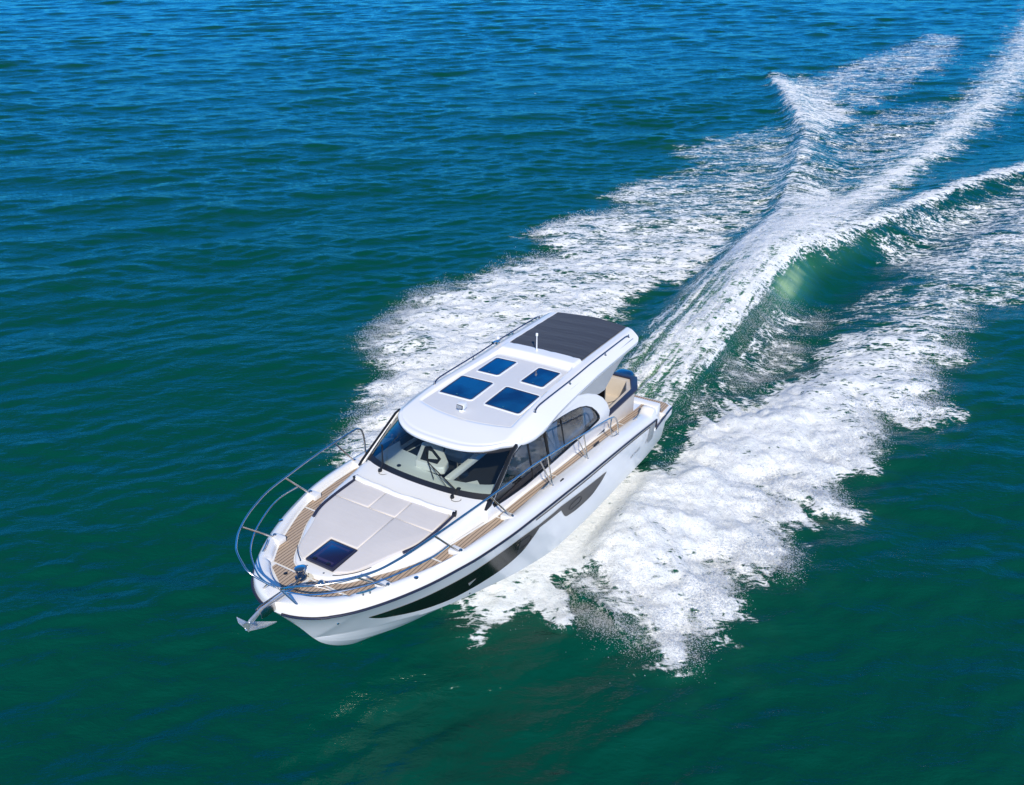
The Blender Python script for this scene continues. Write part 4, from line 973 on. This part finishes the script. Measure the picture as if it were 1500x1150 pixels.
def sea_mat():
    m, nt, b = new_mat('sea_water_and_foam'); out = [n for n in nt.nodes if n.type == 'OUTPUT_MATERIAL'][0]
    co = objco(nt)
    fo = N(nt, 'ShaderNodeAttribute', attribute_name='foam').outputs['Fac']
    ae = N(nt, 'ShaderNodeAttribute', attribute_name='aerated_lit').outputs['Fac']
    ang = math.atan2(.852, -.523)
    rot = N(nt, 'ShaderNodeMapping', vector_type='TEXTURE', inp={'Vector': co, 'Rotation': (0, 0, ang)}).outputs[0]
    st = N(nt, 'ShaderNodeMapping', inp={'Vector': rot, 'Scale': (.38, 1.25, 1.)}).outputs[0]
    ow = N(nt, 'ShaderNodeAttribute', attribute_name='outward').outputs['Fac']
    rot2 = N(nt, 'ShaderNodeMapping', vector_type='TEXTURE', inp={'Vector': co, 'Rotation': (0, 0, math.atan2(.78, .62))}).outputs[0]
    st2 = N(nt, 'ShaderNodeMapping', inp={'Vector': rot2, 'Scale': (.45, 1.6, 1.)}).outputs[0]
    n1a = noise(nt, st, 2.6, 8, .68, .5); n1b = noise(nt, st2, 3.0, 8, .68, .35)
    sw = N(nt, 'ShaderNodeAttribute', attribute_name='stream').outputs['Fac']
    n1c = noise(nt, N(nt, 'ShaderNodeMapping', inp={'Vector': co, 'Rotation': (0, 0, .05), 'Scale': (.30, 2.6, 1.)}).outputs[0], 3.2, 7, .66, .2)
    n1 = mth(nt, 'ADD', mth(nt, 'MULTIPLY', n1a, mth(nt, 'SUBTRACT', 1., ow)), mth(nt, 'MULTIPLY', n1b, ow))
    n1 = mth(nt, 'ADD', mth(nt, 'MULTIPLY', n1, mth(nt, 'SUBTRACT', 1., sw)), mth(nt, 'MULTIPLY', n1c, sw)); n2 = noise(nt, co, 13., 6, .75, .3); n3 = noise(nt, st, 9., 4, .6, .2)
    # lacy network: two sizes of distorted cells whose walls stay white while the cells open up as the foam thins
    wv = N(nt, 'ShaderNodeTexNoise', inp={'Vector': st, 'Scale': 4., 'Detail': 4.}).outputs['Color']
    wo = N(nt, 'ShaderNodeVectorMath', operation='MULTIPLY_ADD', inp={0: wv, 1: (.34, .34, 0), 2: st}).outputs[0]
    va = N(nt, 'ShaderNodeTexVoronoi', feature='DISTANCE_TO_EDGE', inp={'Vector': wo, 'Scale': 3.6}).outputs[0]
    vb = N(nt, 'ShaderNodeTexVoronoi', feature='DISTANCE_TO_EDGE', inp={'Vector': wo, 'Scale': 9.5}).outputs[0]
    nn = mth(nt, 'ADD', mth(nt, 'MULTIPLY', n1, .50), mth(nt, 'ADD', mth(nt, 'MULTIPLY', n2, .30), mth(nt, 'MULTIPLY', n3, .20)))
    v = mth(nt, 'ADD', fo, mth(nt, 'MULTIPLY', mth(nt, 'SUBTRACT', nn, .5), 3.4))
    lace = mth(nt, 'ADD', mth(nt, 'MULTIPLY', va, 1.5), mth(nt, 'MULTIPLY', vb, 2.2))          # 0 on the cell walls
    v = mth(nt, 'ADD', v, mth(nt, 'MULTIPLY', mth(nt, 'SUBTRACT', .42, lace), .75))
    mask = N(nt, 'ShaderNodeMapRange', interpolation_type='SMOOTHSTEP', inp={'Value': v, 'From Min': .40, 'From Max': .88}).outputs[0]
    gate = N(nt, 'ShaderNodeMapRange', interpolation_type='SMOOTHSTEP', inp={'Value': fo, 'From Min': .02, 'From Max': .14}).outputs[0]
    mask = mth(nt, 'MULTIPLY', mask, gate)
    big = noise(nt, co, .05, 3)
    deep = mixc(nt, big, (.0, .047, .029), (.0, .055, .036))
    ael = mth(nt, 'MULTIPLY', ae, mth(nt, 'ADD', .70, mth(nt, 'MULTIPLY', n1, .6)), clamp=True)
    milky = mixc(nt, mth(nt, 'MULTIPLY', ael, 2., clamp=True), deep, (.022, .125, .066)); milky = mixc(nt, mth(nt, 'SUBTRACT', mth(nt, 'MULTIPLY', ael, 2.), 1., clamp=True), milky, (.24, .38, .20))
    b.inputs['Roughness'].default_value = .045; b.inputs['IOR'].default_value = 1.333
    nt.links.new(milky, b.inputs['Base Color'])
    # ripples
    rp = N(nt, 'ShaderNodeMapping', inp={'Vector': rot, 'Scale': (.42, 1., 1.)}).outputs[0]
    r1 = noise(nt, rp, 2.2, 6, .62, .35); r2 = noise(nt, rp, 7.5, 4, .6, .3)
    rn = bump(nt, r1, 1.0, .070); rn = bump(nt, r2, .8, .016, rn); nt.links.new(rn, b.inputs['Normal'])
    f = N(nt, 'ShaderNodeBsdfPrincipled'); fc = mixc(nt, N(nt, 'ShaderNodeMapRange', inp={'Value': nn, 'From Min': .36, 'From Max': .62}).outputs[0], (.66, .71, .73), (.90, .91, .91)); nt.links.new(fc, f.inputs['Base Color'])
    f.inputs['Roughness'].default_value = .75; f.inputs['Specular IOR Level'].default_value = .2
    f.inputs['Subsurface Weight'].default_value = 0
    fn = bump(nt, mth(nt, 'ADD', mth(nt, 'MULTIPLY', n1, .6), mth(nt, 'MULTIPLY', n2, .4)), .8, .11); fn = bump(nt, n3, .4, .02, fn); fn = bump(nt, noise(nt, co, 42., 3, .7), .5, .012, fn); nt.links.new(fn, f.inputs['Normal'])
    mx = N(nt, 'ShaderNodeMixShader', inp={0: mask}); nt.links.new(b.outputs[0], mx.inputs[1]); nt.links.new(f.outputs[0], mx.inputs[2])
    nt.links.new(mx.outputs[0], out.inputs[0])
    return m
SEA = sea_mat()
qd = (FD[:-1, :-1] + FD[1:, :-1] + FD[1:, 1:] + FD[:-1, 1:]) / 4
qx = (X[:-1, :-1] + X[1:, 1:]) / 2; qy = (Y[:-1, :-1] + Y[1:, 1:]) / 2
fm = (qd > .42) & (qx > -140) & (qx < 8) & (np.abs(qy) < 16)
o = link('sea', grid_mesh('sea', ~fm), SEA, angle=0); o['kind'] = 'structure'
o['label'] = 'rippled sea, green near and blue towards the distance'; o['category'] = 'sea'
o = link('wake_foam', grid_mesh('wake_foam', fm), SEA, angle=0); o['kind'] = 'stuff'
o['label'] = 'white churned foam of the wake spreading behind the yacht'; o['category'] = 'foam'

# ------------------------------------------------------------------ flying spray: fine droplets over the foam
def height_at(px, py):
    i = np.clip(np.searchsorted(gx, px) - 1, 0, nx - 2); j = np.clip(np.searchsorted(gy, py) - 1, 0, ny - 2)
    return H[i, j], FD[i, j]
def cloud(poly, n, hmax, jit, rad, hpow=2.2, dirv=(0, 0), bias=None):
    P = poly; lo_ = P.min(0); hi_ = P.max(0); out = []
    while sum(len(q) for q in out) < n:
        q = RNG.uniform(lo_, hi_, (n * 2, 2)); q = q[inside(q[:, 0], q[:, 1], P)]
        c = fbm(q[:, 0] / .5, q[:, 1] / .5, 61, 3) ; q = q[RNG.random(len(q)) < np.clip((c - .32) * 3, .05, 1)]
        if bias is not None: q = q[RNG.random(len(q)) < bias(q[:, 0], q[:, 1])]
        out.append(q)
    q = np.vstack(out)[:n]
    a = RNG.random(n) ** hpow * hmax * (.4 + 1.1 * fbm(q[:, 0] / .8, q[:, 1] / .8, 62, 2))
    q = q + RNG.normal(0, jit, (n, 2)) * (.4 + RNG.random((n, 1))) + np.array(dirv)[None] * a[:, None]
    h, _ = height_at(q[:, 0], q[:, 1])
    r = rad * (.35 + RNG.random(n) ** 3 * 1.3)
    return np.column_stack([q, h + a + .004, r])
def jets(poly, x0, x1, y0, y1, dirv, njet, per, hmax, rad, spread=.05, over=.55, wander=.28, lat=None):
    out = []
    ox = RNG.uniform(x0, x1, njet); oy = RNG.uniform(y0, y1, njet)
    an = math.atan2(dirv[1], dirv[0]) + RNG.normal(0, wander, njet); dx = np.cos(an); dy = np.sin(an)
    step = np.linspace(0, 8, 41); PX = ox[:, None] + dx[:, None] * step; PY = oy[:, None] + dy[:, None] * step
    ins = inside(PX, PY, poly); last = np.where(ins.any(1), step[ins.shape[1] - 1 - ins[:, ::-1].argmax(1)], 0)
    L = last + RNG.random(njet) ** 1.5 * over - .05; ok = last > .1
    for k in np.where(ok)[0]:
        m_ = int(per * (.3 + 1.4 * RNG.random())); start = max(0, L[k] - RNG.uniform(.3, 1.1)); t = RNG.random(m_) ** .8
        d = start + (L[k] - start) * t; hh = hmax * RNG.random() ** 1.5; bow_ = RNG.normal(0, .12)
        px = ox[k] + dx[k] * d - dy[k] * bow_ * t * t + RNG.normal(0, spread, m_) * (.4 + t); py = oy[k] + dy[k] * d + dx[k] * bow_ * t * t + RNG.normal(0, spread, m_) * (.4 + t)
        g_ = height_at(px, py)[0]; zz = g_ + .01 + hh * 4 * t * (1 - .92 * t) * (.35 + .65 * RNG.random(m_))
        r_ = rad * (.45 + RNG.random(m_) ** 5 * 2.2) * (1.1 - .3 * t); out.append(np.column_stack([px, py, zz, r_]))
    return np.vstack(out)
CL = []
CL.append(jets(FC, -6.5, 3.2, 1.9, 4.2, (.55, .83), 1300, 50, .28, .0036, .05, .42))
CL.append(jets(FC, -12, -4, 3.4, 6.0, (.1, 1.), 300, 45, .22, .0050, .07, .4))
CL.append(jets(FA, -5.0, 2.6, -5.5, -2.2, (-.12, -1.), 800, 45, .36, .0044, .07, .55))
CL.append(jets(FA, -16, -5, -6, -3, (-.5, -1.), 220, 40, .22, .0065, .09, .4))
CL.append(jets(FR, 2.8, 4.2, 1.7, 2.6, (.65, .75), 180, 50, .14, .0034, .06, .3, .3))
CL.append(cloud(FC, 40000, .40, .12, .0045, 3.2, (.0, .3), lambda x, y: sm(-8, -1, x)))
CL.append(cloud(FR, 16000, .12, .2, .0038, 2.5)); CL.append(cloud(FIN, 40000, .16, .15, .0050, 2.6))
CL.append(cloud(FA, 25000, .40, .15, .0060, 3.0, (.1, -.3), lambda x, y: sm(-12, -2, x)))
CL.append(cloud(FB, 50000, .34, .14, .0060, 3.2, (0, 0), lambda x, y: sm(-26, -6, x)))
Q = np.vstack(CL)
# keep clear of the boat
Q = Q[~((Q[:, 0] > -1.4) & (Q[:, 0] < 8) & (np.abs(Q[:, 1]) < 1.75 - .05 * np.clip(Q[:, 0] - 3, 0, 9) * 4))]
n = len(Q); oc = np.array([(1, 1, 1), (1, -1, -1), (-1, 1, -1), (-1, -1, 1)], float) * .8
of = np.array([(0, 1, 2), (0, 3, 1), (0, 2, 3), (1, 3, 2)])
st_ = 1 + RNG.random((n, 1)) * 1.2
V = Q[:, None, :3] + oc[None] * Q[:, None, 3:4] * np.stack([st_ * .8, st_, 1 + 0 * st_], 2).reshape(n, 1, 3)
F = (of[None] + (np.arange(n) * 4)[:, None, None]).astype(np.int32)
dm, nt, b = new_mat('spray_droplets'); b.inputs['Base Color'].default_value = (.97, .975, .98, 1); b.inputs['Roughness'].default_value = .6
tl = N(nt, 'ShaderNodeBsdfTranslucent', inp={0: (.97, .975, .98, 1)}); mx = N(nt, 'ShaderNodeMixShader', inp={0: .55})
nt.links.new(b.outputs[0], mx.inputs[1]); nt.links.new(tl.outputs[0], mx.inputs[2])
tp_ = N(nt, 'ShaderNodeBsdfTransparent'); m2 = N(nt, 'ShaderNodeMixShader', inp={0: .48}); nt.links.new(mx.outputs[0], m2.inputs[1]); nt.links.new(tp_.outputs[0], m2.inputs[2])
nt.links.new(m2.outputs[0], [q for q in nt.nodes if q.type == 'OUTPUT_MATERIAL'][0].inputs[0])
o = link('sea_spray', raw_mesh('sea_spray', V.reshape(-1, 3).astype(np.float32), F.ravel(), 3), dm, angle=0); o['kind'] = 'stuff'
o['label'] = 'fine white droplets of spray flying above the wake foam'; o['category'] = 'spray'
